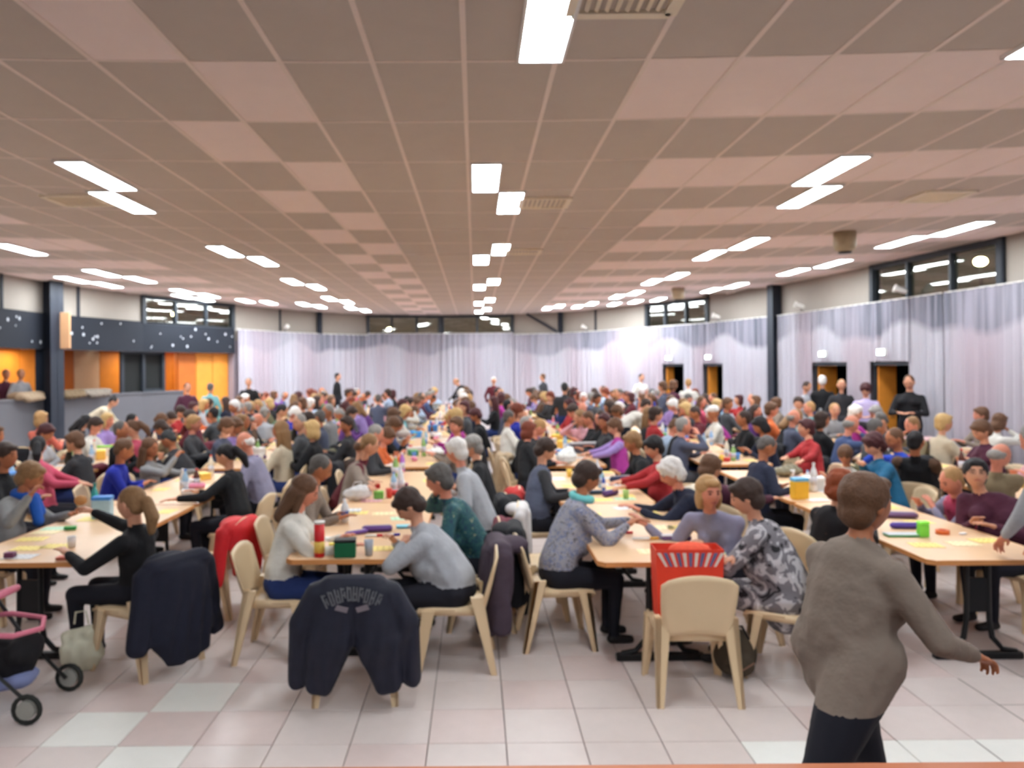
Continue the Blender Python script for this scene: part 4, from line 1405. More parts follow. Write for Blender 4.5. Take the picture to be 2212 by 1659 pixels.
near('woman in a black and white floral blouse, back turned, at the centre-right table corner', 'woman in the black and white floral blouse', (2.1, 5.3), -60, (1612, 1074, 1.17), (-70, 22),
     [(1.6, 5.45, .80), (1.68, 5.15, .80)], 'black and white floral', 'dark brown', 'full', 'fair', None, b=1.38, bust=1.0, hem=0.1, chair_lab='beige plastic chair under the floral blouse with a black coat hung over it')
near('white-haired old woman in a navy jacket counting at the centre-right table', 'white-haired old woman in navy', (2.08, 6.98), -88, (1450, 1022, 1.12), (-92, 32), [(1.45, 6.9, .80), (1.42, 7.1, .80)], 'navy', 'white', 'curly', 'rosy', None, b=1.25, bust=0.9)
near('woman with short black hair in a red sweater reaching over the centre-right table', 'black-haired woman in the red sweater', (2.06, 8.3), -88, (1412, 967, 1.18), (-95, 25), [(1.4, 8.0, .80), (1.38, 8.3, .80)], 'red', 'black', 'full', 'fair', None, b=1.15, bust=0.9)
near('sandy-haired person in black beside the red sweater', 'sandy-haired person in black', (2.06, 9.25), -88, (1366, 955, 1.16), (-85, 22), None, 'black', 'light brown', 'full', 'tan', None)
near('person in a lilac sweater and raspberry vest with arms on the centre-right table', 'person in the lilac sweater', (2.0, 10.75), -88, (1328, 923, 1.2), (-85, 25), [(1.4, 10.5, .8), (1.3, 10.75, .8)], 'magenta', 'brown', 'full', 'fair', None, b=1.1, arms='lilac')
near('brown-haired person half hidden behind the blond woman', 'brown-haired person behind the blond woman', (2.62, 7.35), 60, (1536, 1012, 1.12), (60, 20), None, 'plum', 'brown', 'full', 'fair', None)
# ---- row D (right table)
near('balding man in a navy jacket writing at the right table', 'balding man in navy', (2.78, 8.0), 84, (1656, 965, 1.2), (85, 35), None, 'navy', 'dark grey', 'crop', 'tan', None, b=1.25)
near('person with curly red hair in a black patterned top behind the walking woman', 'red-haired person in the black patterned top', (2.74, 6.15), 70, (1818, 1052, 1.14), (60, 12), None, 'black patterned', 'red', 'curly', 'fair', None, b=1.1)
near('woman in a teal blue sweater leaning on her hand at the right table', 'woman in the teal sweater', (4.36, 7.9), -85, (1888, 962, 1.2), (-95, 28), [(3.85, 7.8, .85), (4.0, 8.1, 1.04)], 'teal', 'burgundy', 'curly', 'fair', None, b=1.1, bust=0.9, hand_kind=('flat', 'fist'))
near('small girl in white with brown hair between the red and teal sweaters', 'small girl in white', (4.3, 8.85), -90, (1826, 985, 1.06), (-150, 22), None, 'white', 'brown', 'ponytail', 'tan', None, b=0.75, scale=0.85)
near('woman with short dark hair in a dark red sweater facing left at the right table', 'woman in the dark red sweater', (4.3, 9.75), -88, (1741, 925, 1.23), (-85, 3), [(3.8, 9.4, .8), (3.7, 9.8, .8)], 'red', 'burgundy', 'full', 'fair', None, b=1.15, bust=1.0)
near('woman with short black hair and glasses in a plum sweater glancing up on the right', 'woman with glasses in plum', (4.38, 6.25), -100, (2108, 1024, 1.17), (-155, -8), None, 'plum', 'black', 'full', 'fair', None, b=1.25, bust=1.1, glasses=True, sh_yaw=D(-30))
near('person in a red patterned top and lavender sleeves beside the plum sweater', 'person in the red patterned top', (4.4, 7.0), -90, (2056, 1040, 1.05), (-95, 25), None, 'red patterned', 'sandy', 'short', 'rosy', None, b=1.1, arms='lavender')
near('bald old man in khaki grey behind the plum sweater', 'bald old man in khaki grey', (5.12, 7.85), 30, (2160, 985, 1.2), (80, 25), None, 'khaki', 'grey', 'balding', 'rosy', None, b=1.2)
near('broad man in a black jacket with brown sleeve seen from behind on the right', 'broad man in the black jacket', (4.98, 8.75), 40, (1978, 955, 1.24), (50, 5), None, 'black', 'black', 'short', 'tan', None, b=1.4, arms='brown')
# ---- standing figures in front
near('short-haired woman walking past in a taupe tunic and black trousers, nearest the camera', 'woman walking in the grey tunic', (1.52, 3.22), 66, (1873, 1088, 1.5), (74, 4), [(0.06, 0.24, 1.05, 0), (0.30, 0.36, .92, 0)], 'taupe', 'brown', 'full', 'tan', M_trouser,
     seated=False, pel_z=0.95, b=1.3, bust=1.0, hem=0.16, leg_w=1.3, legs=[((-0.12, 0.22, 0.5), (-0.11, 0.34, 0.1)), ((0.10, -0.24, 0.52), (0.10, -0.50, 0.18))], hand_kind=('curl', 'curl'), elbow=[(0.0, -0.3, -0.9), (0.5, -0.5, -0.4)])
near('man in a pale grey knitted sweater and jeans leaning a hand on the right table', 'man in the pale grey sweater', (3.80, 4.98), -35, (3.74, 5.22, 1.56), (-20, 25), [(3.60, 5.40, .81), (3.84, 5.42, .81)], 'light grey', 'grey', 'short', 'rosy', mat('blue_jeans', (52, 84, 140), 0.8, 0.15, 40),
     seated=False, pel_z=0.95, b=1.3, hand_kind=('curl', 'curl'))

# ------------------------------------------------------------------ variants for everyone farther away
VAR = {}
poses = {
    'write': dict(head=(0.0, .16, 1.15), gaze=(0, D(32)), hands=[(-.13, .33, .80), (.06, .38, .80)]),
    'up': dict(head=(0.0, .05, 1.2), gaze=(D(8), D(6)), hands=[(-.08, .34, .80), (.10, .35, .80)]),
    'chin': dict(head=(.03, .15, 1.14), gaze=(D(-8), D(18)), hands=[(-.10, .36, .80), (.07, .24, 1.03)]),
    'lookleft': dict(head=(-.02, .04, 1.19), gaze=(D(-55), D(8)), hands=[(-.12, .34, .80), (.08, .35, .80)]),
    'lookright': dict(head=(.02, .04, 1.19), gaze=(D(55), D(8)), hands=[(-.08, .35, .80), (.12, .34, .80)]),
    'hunch': dict(head=(0, .25, 1.07), gaze=(0, D(44)), hands=[(.04, .38, .80), (-.04, .42, .80)]),
    'drink': dict(head=(0, .08, 1.19), gaze=(0, D(-4)), hands=[(-.10, .36, .80), (.06, .26, 1.08)]),
    'stand': dict(head=(0, .03, 1.6), gaze=(0, D(10)), hands=[(-.25, .08, .85), (.25, .08, .85)], seated=False, pel_z=0.95),
    'standhold': dict(head=(0, .06, 1.58), gaze=(0, D(30)), hands=[(-.1, .34, 1.1), (.1, .34, 1.1)], seated=False, pel_z=0.95),
    'bend': dict(head=(0, .42, 1.36), gaze=(0, D(40)), hands=[(-.15, .62, .80), (.15, .62, .80)], seated=False, pel_z=0.95),
}
for nm, kw in poses.items():
    for bi, (b, bust) in enumerate(((1.05, 0.0), (1.1, 0.95), (1.3, 0.0))):
        if bi == 2 and nm in ('lookleft', 'lookright', 'drink', 'stand', 'standhold', 'bend'): continue
        for res, vox in ((0, 0.024), (1, 0.036)):
            if res == 1 and bi == 2: continue
            mb, Hd, G = figure(b=b, bust=bust, vox=vox, detail=res == 0, **kw)
            me = mb.mesh('person', [M_trouser] * 3 + [M_shoe, M_eye, M_lip], True)
            VAR[(nm, bi, res)] = (me, Hd, G)


def hairname(h, st):
    if st == 'balding': return f'balding {h}-haired'
    if st == 'cap': return 'capped'
    return {'long': f'long {h}-haired', 'ponytail': f'ponytailed {h}-haired', 'bob': f'{h}-bobbed', 'curly': f'curly {h}-haired', 'bun': f'{h}-haired'}.get(st, f'{h}-haired')


def top_words(t):
    return {'striped white': 'a striped pale top', 'blue and white': 'a blue and white shirt', 'checked lilac': 'a lilac checked shirt', 'teal floral': 'a teal floral top'}.get(t, t)


LABS = {}
for o in bpy.data.objects:
    if o.get('label'): LABS[o['label']] = 1


def auto_label(X, Y, h, st, top, pose):
    row = min(ROWS, key=lambda r: abs(ROWS[r][0] - X))
    side = 'left' if X < ROWS[row][0] else 'right'
    rn_ = ROWS[row][1]
    stand = pose in ('stand', 'standhold', 'bend')
    zone = 'nearer half' if Y < 13 else 'middle of the hall' if Y < 19 else 'near the back curtains' if Y > 23.5 else 'beyond the middle'
    act = {'write': 'writing', 'up': 'sitting upright', 'chin': 'chin on hand', 'lookleft': 'head turned left', 'lookright': 'head turned right', 'hunch': 'bent over cards', 'drink': 'hand at mouth', 'stand': 'standing', 'standhold': 'standing with hands together', 'bend': 'standing bent forward'}[pose]
    hn, tw = hairname(h, st), top_words(top)
    if stand: base = f'{hn} person in {tw} {act}, {side} of the {rn_} row'
    else: base = f'{hn} person in {tw}, {act}, {side} side of {rn_} row'
    cands = [base, f'{base}, {zone}']
    nb = sorted(PEOPLE, key=lambda p: math.hypot(p[0] - X, p[1] - Y))[:3]
    for q in nb:
        cands.append(f'{hn} person in {tw}, {act}, beside the {q[2]}')
    for c in cands:
        if len(c.replace(',', ' ').split()) <= 16 and c not in LABS:
            LABS[c] = 1
            return c
    return None


def inside(X, Y, mg=0.5):
    poly = LW + BW[1:] + RW[1:]
    ins = False
    for i in range(len(poly)):
        a, b = poly[i], poly[(i + 1) % len(poly)]
        if (a[1] > Y) != (b[1] > Y) and X < (b[0] - a[0]) * (Y - a[1]) / (b[1] - a[1]) + a[0]: ins = not ins
        d = np.array(b) - np.array(a); t = max(0, min(1, np.dot(np.array((X, Y)) - a, d) / np.dot(d, d)))
        if math.dist(np.array(a) + d * t, (X, Y)) < mg: return False
    return ins


GRP = 'people seated along the tables'
SEATED = []
CHN = {}
TRS = [M_trouser, M_jeans, mat('grey_trousers', (70, 70, 76), 0.85, 0.1, 30)]


def seat(hx, hy, a, h, st, top, pose, bi=0, skin='fair', sc=1.0, z=0.0, lab=None, push=True, force=False, thr=1.0):
    res = 0 if hy < 15 else 1
    if (pose, bi, res) not in VAR: bi = 1 if (pose, 1, res) in VAR else 0
    me, Hd, G = VAR[(pose, bi, res)]
    c, s = math.cos(a), math.sin(a)
    X = hx - (Hd[0] * c + Hd[1] * s) * sc; Y = hy - (-Hd[0] * s + Hd[1] * c) * sc
    stand = pose in ('stand', 'standhold', 'bend')
    if push:
        row = min(ROWS, key=lambda r: abs(ROWS[r][0] - X)); rx = ROWS[row][0]
        if any(abs(t[2] - X) < 0.6 and abs(t[3] - Y) < TL / 2 + 0.1 for t in TABLES):
            X = rx + (0.66 if X > rx else -0.66)
    if not force:
        for q in PEOPLE:
            if abs(q[0] - X) < 0.46 * thr and abs(q[1] - Y) < 0.5 * thr: return None
        if not inside(X, Y, 0.35): return None
    short = f'{hairname(h, st)} person in {top_words(top)}'
    lab = lab or auto_label(X, Y, h, st, top, pose)
    if lab is None: return None
    LABS[lab] = 1
    o = place_person(lab, GRP if not stand else 'people standing in the hall', me, Hd, G, X, Y, a, top, skin, TRS[int(abs(X * 7 + Y * 3)) % 3], h, st, z=z, scale=sc, hvox=0.014 if res == 0 else 0.02)
    PEOPLE.append((X, Y, short))
    if not stand and Y < 14.5 and z == 0:
        SEATED.append((X, Y, a, short))
        nc_ = CHN.get(short, 0); CHN[short] = nc_ + 1
        chair(X, Y, a, f'beige plastic chair under the {short}' if nc_ == 0 and not any(p[2] == short for p in PEOPLE[:-1]) else f'{ORD[nc_]} beige chair under a {short}, counted from the front')
    return o


R_, L_, AW, TC = 88, -88, 5, 178
MID = [
    # px, py, facing, hair, style, top, pose, build, skin
    (90, 905, 20, 'sandy', 'bob', 'salmon', 'up', 0, 'fair'), (112, 935, R_, 'burgundy', 'full', 'light grey', 'write', 1, 'tan'), (36, 940, R_, 'brown', 'full', 'charcoal', 'up', 0, 'tan'),
    (185, 912, 60, 'black', 'long', 'black', 'hunch', 0, 'fair'), (207, 930, R_, 'dark grey', 'short', 'black', 'up', 0, 'tan'), (272, 918, R_, 'dark brown', 'full', 'white', 'write', 1, 'rosy'),
    (14, 985, R_, 'dark brown', 'full', 'black', 'up', 0, 'tan'), (330, 925, L_, 'dark brown', 'full', 'khaki', 'hunch', 1, 'tan'), (364, 950, L_, 'charcoal', 'short', 'charcoal', 'hunch', 2, 'tan'),
    (420, 915, R_, 'sandy', 'full', 'dark grey', 'up', 0, 'rosy'), (452, 920, R_, 'dark brown', 'full', 'purple', 'write', 1, 'fair'), (508, 915, L_, 'brown', 'full', 'navy', 'hunch', 0, 'fair'),
    (555, 908, R_, 'grey', 'balding', 'charcoal', 'write', 0, 'rosy'), (590, 893, AW, 'grey', 'short', 'light grey', 'up', 2, 'fair'), (405, 962, L_, 'light brown', 'full', 'striped white', 'hunch', 1, 'fair'),
    (370, 988, L_, 'dark brown', 'full', 'dark grey', 'write', 0, 'tan'), (586, 930, L_, 'light brown', 'long', 'cream', 'up', 1, 'tan'), (565, 950, L_, 'burgundy', 'full', 'burgundy', 'hunch', 0, 'fair'),
    (620, 935, L_, 'dark grey', 'short', 'olive', 'write', 2, 'tan'), (620, 903, L_, 'dark grey', 'short', 'slate', 'up', 0, 'tan'), (672, 928, L_, 'blond', 'bob', 'black', 'up', 1, 'fair'),
    (702, 908, R_, 'grey', 'short', 'striped white', 'write', 2, 'rosy'), (726, 903, R_, 'dark brown', 'full', 'black', 'up', 0, 'tan'), (748, 918, L_, 'dark brown', 'full', 'charcoal', 'lookleft', 0, 'tan'),
    (742, 893, R_, 'dark brown', 'full', 'purple', 'write', 1, 'fair'), (848, 893, R_, 'burgundy', 'cap', 'slate', 'up', 0, 'tan'), (895, 890, R_, 'brown', 'short', 'light grey', 'hunch', 0, 'tan'),
    (880, 868, R_, 'black', 'bob', 'black', 'write', 1, 'fair'), (985, 920, L_, 'brown', 'full', 'taupe', 'lookleft', 1, 'rosy'), (1015, 920, L_, 'burgundy', 'bob', 'charcoal', 'up', 1, 'fair'),
    (1027, 897, L_, 'burgundy', 'full', 'black', 'write', 0, 'tan'), (1045, 893, L_, 'dark brown', 'full', 'light blue', 'up', 1, 'tan'), (1065, 868, L_, 'burgundy', 'long', 'black', 'up', 1, 'fair'),
    (1103, 873, R_, 'brown', 'short', 'royal blue', 'write', 0, 'fair'), (1015, 880, L_, 'brown', 'bob', 'navy', 'up', 0, 'fair'), (1165, 868, R_, 'dark brown', 'full', 'grey', 'hunch', 0, 'tan'),
    (1205, 880, TC, 'dark brown', 'crop', 'black', 'hunch', 2, 'tan'), (1258, 882, TC, 'grey', 'balding', 'burgundy', 'up', 2, 'rosy'), (1243, 902, -120, 'light brown', 'long', 'pink', 'chin', 1, 'fair'),
    (1270, 905, L_, 'brown', 'short', 'black', 'write', 0, 'rosy'), (1297, 905, -140, 'dark brown', 'long', 'black', 'up', 1, 'rosy'), (1316, 880, L_, 'dark brown', 'bob', 'black', 'up', 0, 'tan'),
    (1340, 890, L_, 'brown', 'full', 'charcoal', 'write', 0, 'tan'), (1428, 882, L_, 'sandy', 'crop', 'grey', 'hunch', 0, 'tan'), (1460, 893, L_, 'dark brown', 'short', 'burgundy', 'write', 0, 'tan'),
    (1476, 892, L_, 'white', 'cap', 'white', 'up', 0, 'tan'), (1537, 902, L_, 'white', 'short', 'magenta', 'hunch', 2, 'rosy'), (1504, 922, R_, 'brown', 'short', 'light blue', 'hunch', 2, 'rosy'),
    (1605, 905, L_, 'dark brown', 'short', 'black', 'up', 2, 'tan'), (1642, 920, L_, 'black', 'bob', 'navy', 'write', 0, 'tan'), (1566, 868, R_, 'brown', 'long', 'rose', 'lookright', 1, 'rosy'),
    (1540, 860, L_, 'brown', 'short', 'black', 'up', 2, 'rosy'), (1507, 858, R_, 'black', 'short', 'lavender', 'up', 0, 'tan'), (1670, 880, L_, 'grey', 'full', 'black', 'hunch', 0, 'tan'),
    (1638, 872, L_, 'brown', 'full', 'taupe', 'up', 1, 'rosy'), (1748, 887, TC, 'sandy', 'short', 'grey', 'up', 0, 'fair'), (1802, 907, R_, 'dark brown', 'bob', 'black', 'up', 2, 'tan'),
    (1825, 893, R_, 'white', 'curly', 'magenta', 'lookright', 1, 'fair'), (1892, 892, L_, 'grey', 'full', 'black patterned', 'write', 1, 'rosy'), (1950, 880, AW, 'dark grey', 'short', 'royal blue', 'hunch', 2, 'tan'),
    (1883, 920, L_, 'light brown', 'short', 'khaki', 'chin', 0, 'rosy'), (1925, 925, R_, 'dark grey', 'short', 'dark grey', 'up', 2, 'tan'), (1952, 915, R_, 'blond', 'full', 'cream', 'up', 1, 'fair'),
    (1992, 915, L_, 'auburn', 'full', 'brown', 'up', 0, 'tan'), (2016, 948, L_, 'brown', 'short', 'blue and white', 'chin', 0, 'tan'), (2092, 945, L_, 'burgundy', 'bob', 'purple', 'drink', 1, 'tan'),
    (2138, 955, L_, 'white', 'full', 'pink', 'write', 1, 'rosy'), (2118, 893, L_, 'brown', 'full', 'taupe', 'up', 0, 'rosy'), (2146, 896, L_, 'black', 'full', 'dark grey', 'up', 0, 'fair'),
    (2160, 912, R_, 'brown', 'bob', 'white', 'chin', 1, 'tan'), (2200, 905, L_, 'grey', 'balding', 'charcoal', 'chin', 2, 'rosy'), (1350, 862, L_, 'brown', 'bob', 'pink', 'up', 1, 'fair'),
    (1260, 860, TC, 'white', 'full', 'pink', 'up', 0, 'rosy'), (1012, 862, L_, 'sandy', 'short', 'royal blue', 'up', 0, 'fair'), (935, 858, L_, 'light brown', 'full', 'black', 'write', 0, 'tan'),
    (955, 862, R_, 'dark brown', 'short', 'black', 'hunch', 0, 'tan'), (790, 862, AW, 'dark grey', 'short', 'slate', 'up', 0, 'fair'), (807, 862, L_, 'blond', 'short', 'pink', 'write', 1, 'rosy'),
    (700, 858, R_, 'dark brown', 'curly', 'green', 'up', 0, 'fair'), (680, 860, R_, 'sandy', 'short', 'pink', 'up', 0, 'tan'), (650, 858, TC, 'grey', 'balding', 'white', 'hunch', 2, 'rosy'),
    (605, 862, AW, 'light brown', 'long', 'cream', 'up', 1, 'fair'), (576, 865, R_, 'brown', 'short', 'red', 'write', 1, 'fair'), (505, 868, L_, 'dark brown', 'long', 'navy', 'up', 1, 'rosy'),
    (413, 890, R_, 'dark brown', 'full', 'red', 'write', 0, 'fair'), (453, 872, AW, 'dark brown', 'full', 'turquoise', 'up', 0, 'fair'), (482, 880, L_, 'brown', 'short', 'white', 'hunch', 0, 'rosy'),
]
HC['charcoal'] = (52, 54, 56)
PEOPLE_SPOTS = [
    # standing or bending people: px, py, head height, facing, hair, style, top, pose, label
    (730, 814, 1.6, 100, 'black', 'short', 'black', 'stand', 'dark-haired man in black standing before the back left curtain'),
    (948, 818, 1.36, -70, 'light brown', 'balding', 'black', 'bend', 'man in black bent over before the brightest back curtain'),
    (1105, 822, 1.6, 175, 'white', 'short', 'burgundy', 'stand', 'white-haired person in burgundy standing before the back curtain'),
    (1172, 815, 1.6, -60, 'brown', 'short', 'charcoal', 'stand', 'man in charcoal standing sideways before the back curtain'),
    (1212, 838, 1.6, 10, 'charcoal', 'short', 'charcoal', 'stand', 'big man in charcoal standing with his back turned mid-hall'),
    (1386, 816, 1.6, 160, 'black', 'short', 'white', 'stand', 'dark-haired person in white standing before the back right curtain'),
    (1455, 832, 1.6, 60, 'brown', 'bob', 'plum', 'stand', 'long-coated person in plum standing near the farthest doorway'),
    (1487, 828, 1.6, 20, 'sandy', 'short', 'white', 'stand', 'sandy-haired person standing beside the farthest doorway'),
    (1642, 842, 1.36, -85, 'dark grey', 'crop', 'dark grey', 'bend', 'man in dark grey bending forward right of the second doorway'),
    (1395, 876, 1.36, 80, 'dark brown', 'short', 'white', 'bend', 'dark-haired man in a white shirt leaning over the centre-right row'),
    (245, 868, 1.36, 75, 'black', 'bun', 'cream', 'bend', 'dark-haired person in a cream jacket leaning over by the grey parapet'),
    (1743, 836, 1.58, 150, 'dark brown', 'short', 'light grey', 'standhold', 'dark-haired person in light grey standing left of the men at the doorway'),
    (1776, 824, 1.6, 15, 'white', 'short', 'black', 'stand', 'white-haired man in black with his back turned at the doorway'),
    (1818, 832, 1.6, 200, 'sandy', 'crop', 'charcoal', 'stand', 'bald man in a charcoal coat standing in front of the doorway'),
    (1870, 843, 1.58, -150, 'burgundy', 'curly', 'checked lilac', 'standhold', 'curly-haired person in a lilac checked shirt standing between two doorways'),
    (1964, 826, 1.58, -140, 'brown', 'crop', 'black', 'standhold', 'man in black standing in the nearest doorway'),
    (1370, 836, 1.6, -60, 'brown', 'full', 'slate', 'stand', 'brown-haired person in slate standing far back on the right'),
    (537, 826, 1.6, 170, 'grey', 'short', 'black', 'stand', 'grey-haired person in a black jacket standing beside the gallery end'),
    (455, 838, 1.6, 10, 'dark grey', 'short', 'turquoise', 'stand', 'person in turquoise standing before the orange panels'),
    (405, 838, 1.6, 150, 'dark brown', 'short', 'plum', 'stand', 'dark-haired person in plum standing before the orange panels'),
]
for px, py, hz, fc, h, st, top, pose, lab in PEOPLE_SPOTS:
    x, y = at(px, py, hz)
    lim = 26.5 if px < 1700 else 16.8
    if px < 560: lim = 21.5
    if 560 < px < 1300 and y > 20 and py < 830: lim = 27.5
    if 1300 <= px < 1700: lim = 22.5 if px > 1430 else 25
    if px > 1700: lim = hit_wall(px, RW)[2][1] - 0.95
    sc = 1.0
    if y > lim:
        u = x / y; y = lim; x = u * y
        sc = min(1.14, (atY(px, py, y)[1]) / hz)
    seat(x, y, D(fc), h, st, top, pose, 1 if h in ('brown',) else 0, 'fair', sc, lab=lab, force=True)
for i, (px, py, fc, h, st, top, pose, bi, skin) in enumerate(MID):
    sc_ = 1.04
    hz = VAR[(pose, 0, 0)][1][2] * sc_
    x, y = at(px, py, hz)
    lim = 26.0
    if y > lim: u = x / y; y = lim; x = u * y
    lim = 8.0 if y < 17 else 8.0 - (y - 17) * 0.5
    if x > lim: u = x / y; x = lim; y = x / u
    seat(x, y, D(fc), h, st, top, pose, bi, skin, sc_, thr=0.72)
# gallery people
for px, py, top, h, lab in ((12, 812, 'plum', 'grey', 'person in plum seated in the orange-lit gallery at the far left'), (44, 815, 'light grey', 'sandy', 'person with a pale jacket in the orange-lit gallery beside the steel column')):
    x, y = atY(px, py, 16.6)[0], 16.6
    me, Hd, G = VAR[('stand', 0, 1)]
    x, y = x * 1.06, y * 1.06
    o = place_person(lab, 'people in the gallery', me, Hd, G, x, y, D(120), top, 'fair', M_trouser, h, 'short', z=0.5, scale=0.93, hvox=0.02)
    PEOPLE.append((x, y, 'gallery person'))

# the rest of the crowd, one by one along both sides of each row
tops = ['white', 'grey', 'light grey', 'dark grey', 'charcoal', 'black', 'navy', 'royal blue', 'light blue', 'red', 'burgundy', 'plum', 'pink', 'purple', 'lilac', 'olive', 'khaki', 'green', 'taupe', 'brown', 'denim blue', 'slate', 'black', 'charcoal', 'navy', 'black', 'dark grey', 'charcoal', 'black', 'striped white', 'turquoise', 'orange', 'magenta', 'rose']
hairs = [('dark brown', 'full'), ('black', 'short'), ('brown', 'bob'), ('brown', 'full'), ('grey', 'short'), ('white', 'full'), ('light brown', 'long'), ('dark grey', 'short'), ('burgundy', 'bob'), ('dark brown', 'long'), ('blond', 'bob'), ('sandy', 'short'), ('brown', 'ponytail'), ('auburn', 'curly'), ('grey', 'balding')]
cand = []
for row, (xc, rn_) in ROWS.items():
    for side in (-1, 1):
        y = 9.2 if row in 'EF' else 11.0
        while y < 27.6:
            cand.append((y + RND.uniform(-.06, .06), xc + side * (0.64 + RND.uniform(-.04, .06)), side))
            y += 0.56
cand.sort()
BUDGET = 318
for y, x, side in cand:
    if len(PEOPLE) >= BUDGET: break
    if 19.7 < y < 20.4: continue
    if abs(x / y - 0.05) > 0.68: continue
    if not inside(x, y, 0.55): continue
    if RND.random() < 0.03: continue
    a = D(-88 * side + RND.uniform(-12, 12))
    pose = RND.choice(['write', 'up', 'chin', 'lookleft', 'lookright', 'hunch', 'up', 'drink', 'write'])
    for _ in range(12):
        h, st = RND.choice(hairs); top = RND.choice(tops)
        me, Hd, G = VAR[(pose, 0, 1)]
        hx = x + math.sin(a) * Hd[1]; hy = y + math.cos(a) * Hd[1]
        if seat(hx, hy, a, h, st, top, pose, RND.choice((0, 1)), RND.choice(('fair', 'rosy', 'tan')), RND.uniform(1.02, 1.10), push=False): break
print('PEOPLE', len(PEOPLE), len(cand), y)
# ------------------------------------------------------------------ coats over chair backs
def coat_mesh(kind):
    B = []
    if kind == 'parka':
        B.append(Cp((-.13, -.29, .74), (.13, -.29, .74), .075, .075, (0, 0, 1), 1.0))
        for s in (-1, 1):
            B.append(Cp((s * .10, -.31, .70), (s * .14, -.34, .42), .075, .08, (1, 0, 0), 1.75))
            B.append(Cp((s * .14, -.34, .42), (s * .20, -.34, .14), .08, .045, (1, 0, 0), 1.8))
            B.append(Cp((s * .21, -.29, .70), (s * .30, -.29, .52), .075, .08))
            B.append(Cp((s * .30, -.29, .52), (s * .33, -.28, .17), .08, .06))
            B.append(Cp((s * .12, -.16, .62), (s * .13, -.14, .38), .05, .06, (1, 0, 0), 1.8))
    elif kind == 'short':
        B.append(Cp((-.17, -.29, .73), (.17, -.29, .73), .065, .065))
        B.append(Cp((0, -.31, .70), (0, -.33, .36), .065, .05, (1, 0, 0), 3.0))
        B.append(Cp((.22, -.28, .70), (.27, -.26, .32), .06, .05)); B.append(Cp((-.22, -.28, .70), (-.27, -.26, .32), .06, .05))
        B.append(E_((0, -.22, .74), (.15, .09, .06)))
    else:
        B.append(Cp((-.17, -.29, .74), (.17, -.29, .74), .075, .075))
        B.append(Cp((0, -.31, .70), (0, -.35, .30), .08, .085, (1, 0, 0), 2.7))
        B.append(Cp((0, -.35, .30), (0.02, -.36, .14), .085, .06, (1, 0, 0), 2.9))
        B.append(Cp((.22, -.28, .70), (.28, -.30, .22), .07, .06)); B.append(Cp((-.22, -.28, .70), (-.29, -.30, .26), .07, .06))
        B.append(E_((0, -.20, .75), (.16, .1, .065)))
    V, Fq, T = remesh(B, 0.014, 2)
    fold = 0.010 * np.sin(V[:, 0] * 62 + 2.5 * np.sin(V[:, 2] * 7)) * np.clip((0.75 - V[:, 2]) * 2.5, 0, 1)
    V = V.copy(); V[:, 1] += fold
    me = bpy.data.meshes.new('coat'); me.from_pydata(V.tolist(), [], Fq); me.materials.append(None)
    me.polygons.foreach_set('use_smooth', [True] * len(me.polygons)); me.update()
    return me


CM = {k: coat_mesh(k) for k in ('parka', 'short', 'long')}
M_parka = mat('navy_parka_cloth', (28, 30, 46), 0.6, 0.3, 14, bump=0.3)


def coat(kind, x, y, a, mm, lab, name='coat', grp='coats hung over chair backs', sc=(1, 1, 1)):
    o = link(name, CM[kind], None, (x, y, 0.004), -a)
    o.scale = sc
    o.material_slots[0].link = 'OBJECT'; o.material_slots[0].material = mm
    return tag(o, lab, 'coat', grp)


# near free chairs at the table ends
chair(-0.76, 5.08, D(-2), 'beige plastic chair at the end of the centre-left table, hidden under a navy parka')
pk = coat('parka', -0.76, 5.07, D(-2), M_parka, 'navy parka with grey lettering across the shoulders, hung on the nearest chair', sc=(1.05, 1, 1.0))
M_refl = mat('silver_lettering', (104, 106, 112), 0.5, 0.3, 60)
for k in range(10):          # arched row of blurred capitals across the shoulders
    t_ = (k - 4.5) / 4.5
    x = t_ * 0.150; z = 0.72 - 0.045 * t_ * t_
    y = -0.386
    m = MB()
    Rk = Matrix.Rotation(t_ * 0.42, 3, 'Y')
    m.box((x - 0.009, y, z), (0.009, 0.006, 0.085), R=Rk)
    m.box((x + 0.009, y, z), (0.008, 0.006, 0.08 if k % 3 else 0.04), R=Rk)
    for zz in ((0.034, -0.002), (0.034, -0.036), (-0.036, 0.0))[k % 3]:
        m.box((x + zz * t_ * 0.4, y, z + zz), (0.02, 0.006, 0.010), R=Rk)
    m.build('lettering', M_refl, pk)
m = MB()
for s in (-1, 1):
    m.add([(s * .02, -.392, .64), (s * .085, -.394, .66), (s * .10, -.394, .63), (s * .03, -.392, .61), (s * .02, -.398, .64), (s * .085, -.40, .66), (s * .10, -.40, .63), (s * .03, -.398, .61)], [(0, 1, 2, 3), (7, 6, 5, 4), (0, 4, 5, 1), (1, 5, 6, 2), (2, 6, 7, 3), (3, 7, 4, 0)])
m.build('emblem', mat('emblem_grey', (120, 112, 120), 0.5), pk)
chair(1.36, 5.02, D(2), 'empty beige plastic chair at the near end of the centre-right table, seen from behind')
coat('long', -2.34, 5.52, D(-62), mat('dark_navy_coat', (26, 28, 44), 0.85, 0.2, 20), "long dark navy coat over the ponytailed girl's chair", sc=(1.15, 1.1, 1.0))
chair(-2.28, 6.75, D(-80), 'beige plastic chair with a bright red jacket, between the girl and the dark ponytail')
coat('short', -2.28, 6.75, D(-70), mat('red_jacket_cloth', (216, 40, 48), 0.6, 0.15, 20), 'bright red jacket over a chair back behind the navy coat', sc=(1, 1, 1.02))
coat('long', 0.52, 5.85, D(86), mat('plum_coat_cloth', (70, 58, 70), 0.85, 0.2, 20), 'plum-grey coat hanging behind the woman in the grey floral cardigan', sc=(1, 1.25, 1.0))
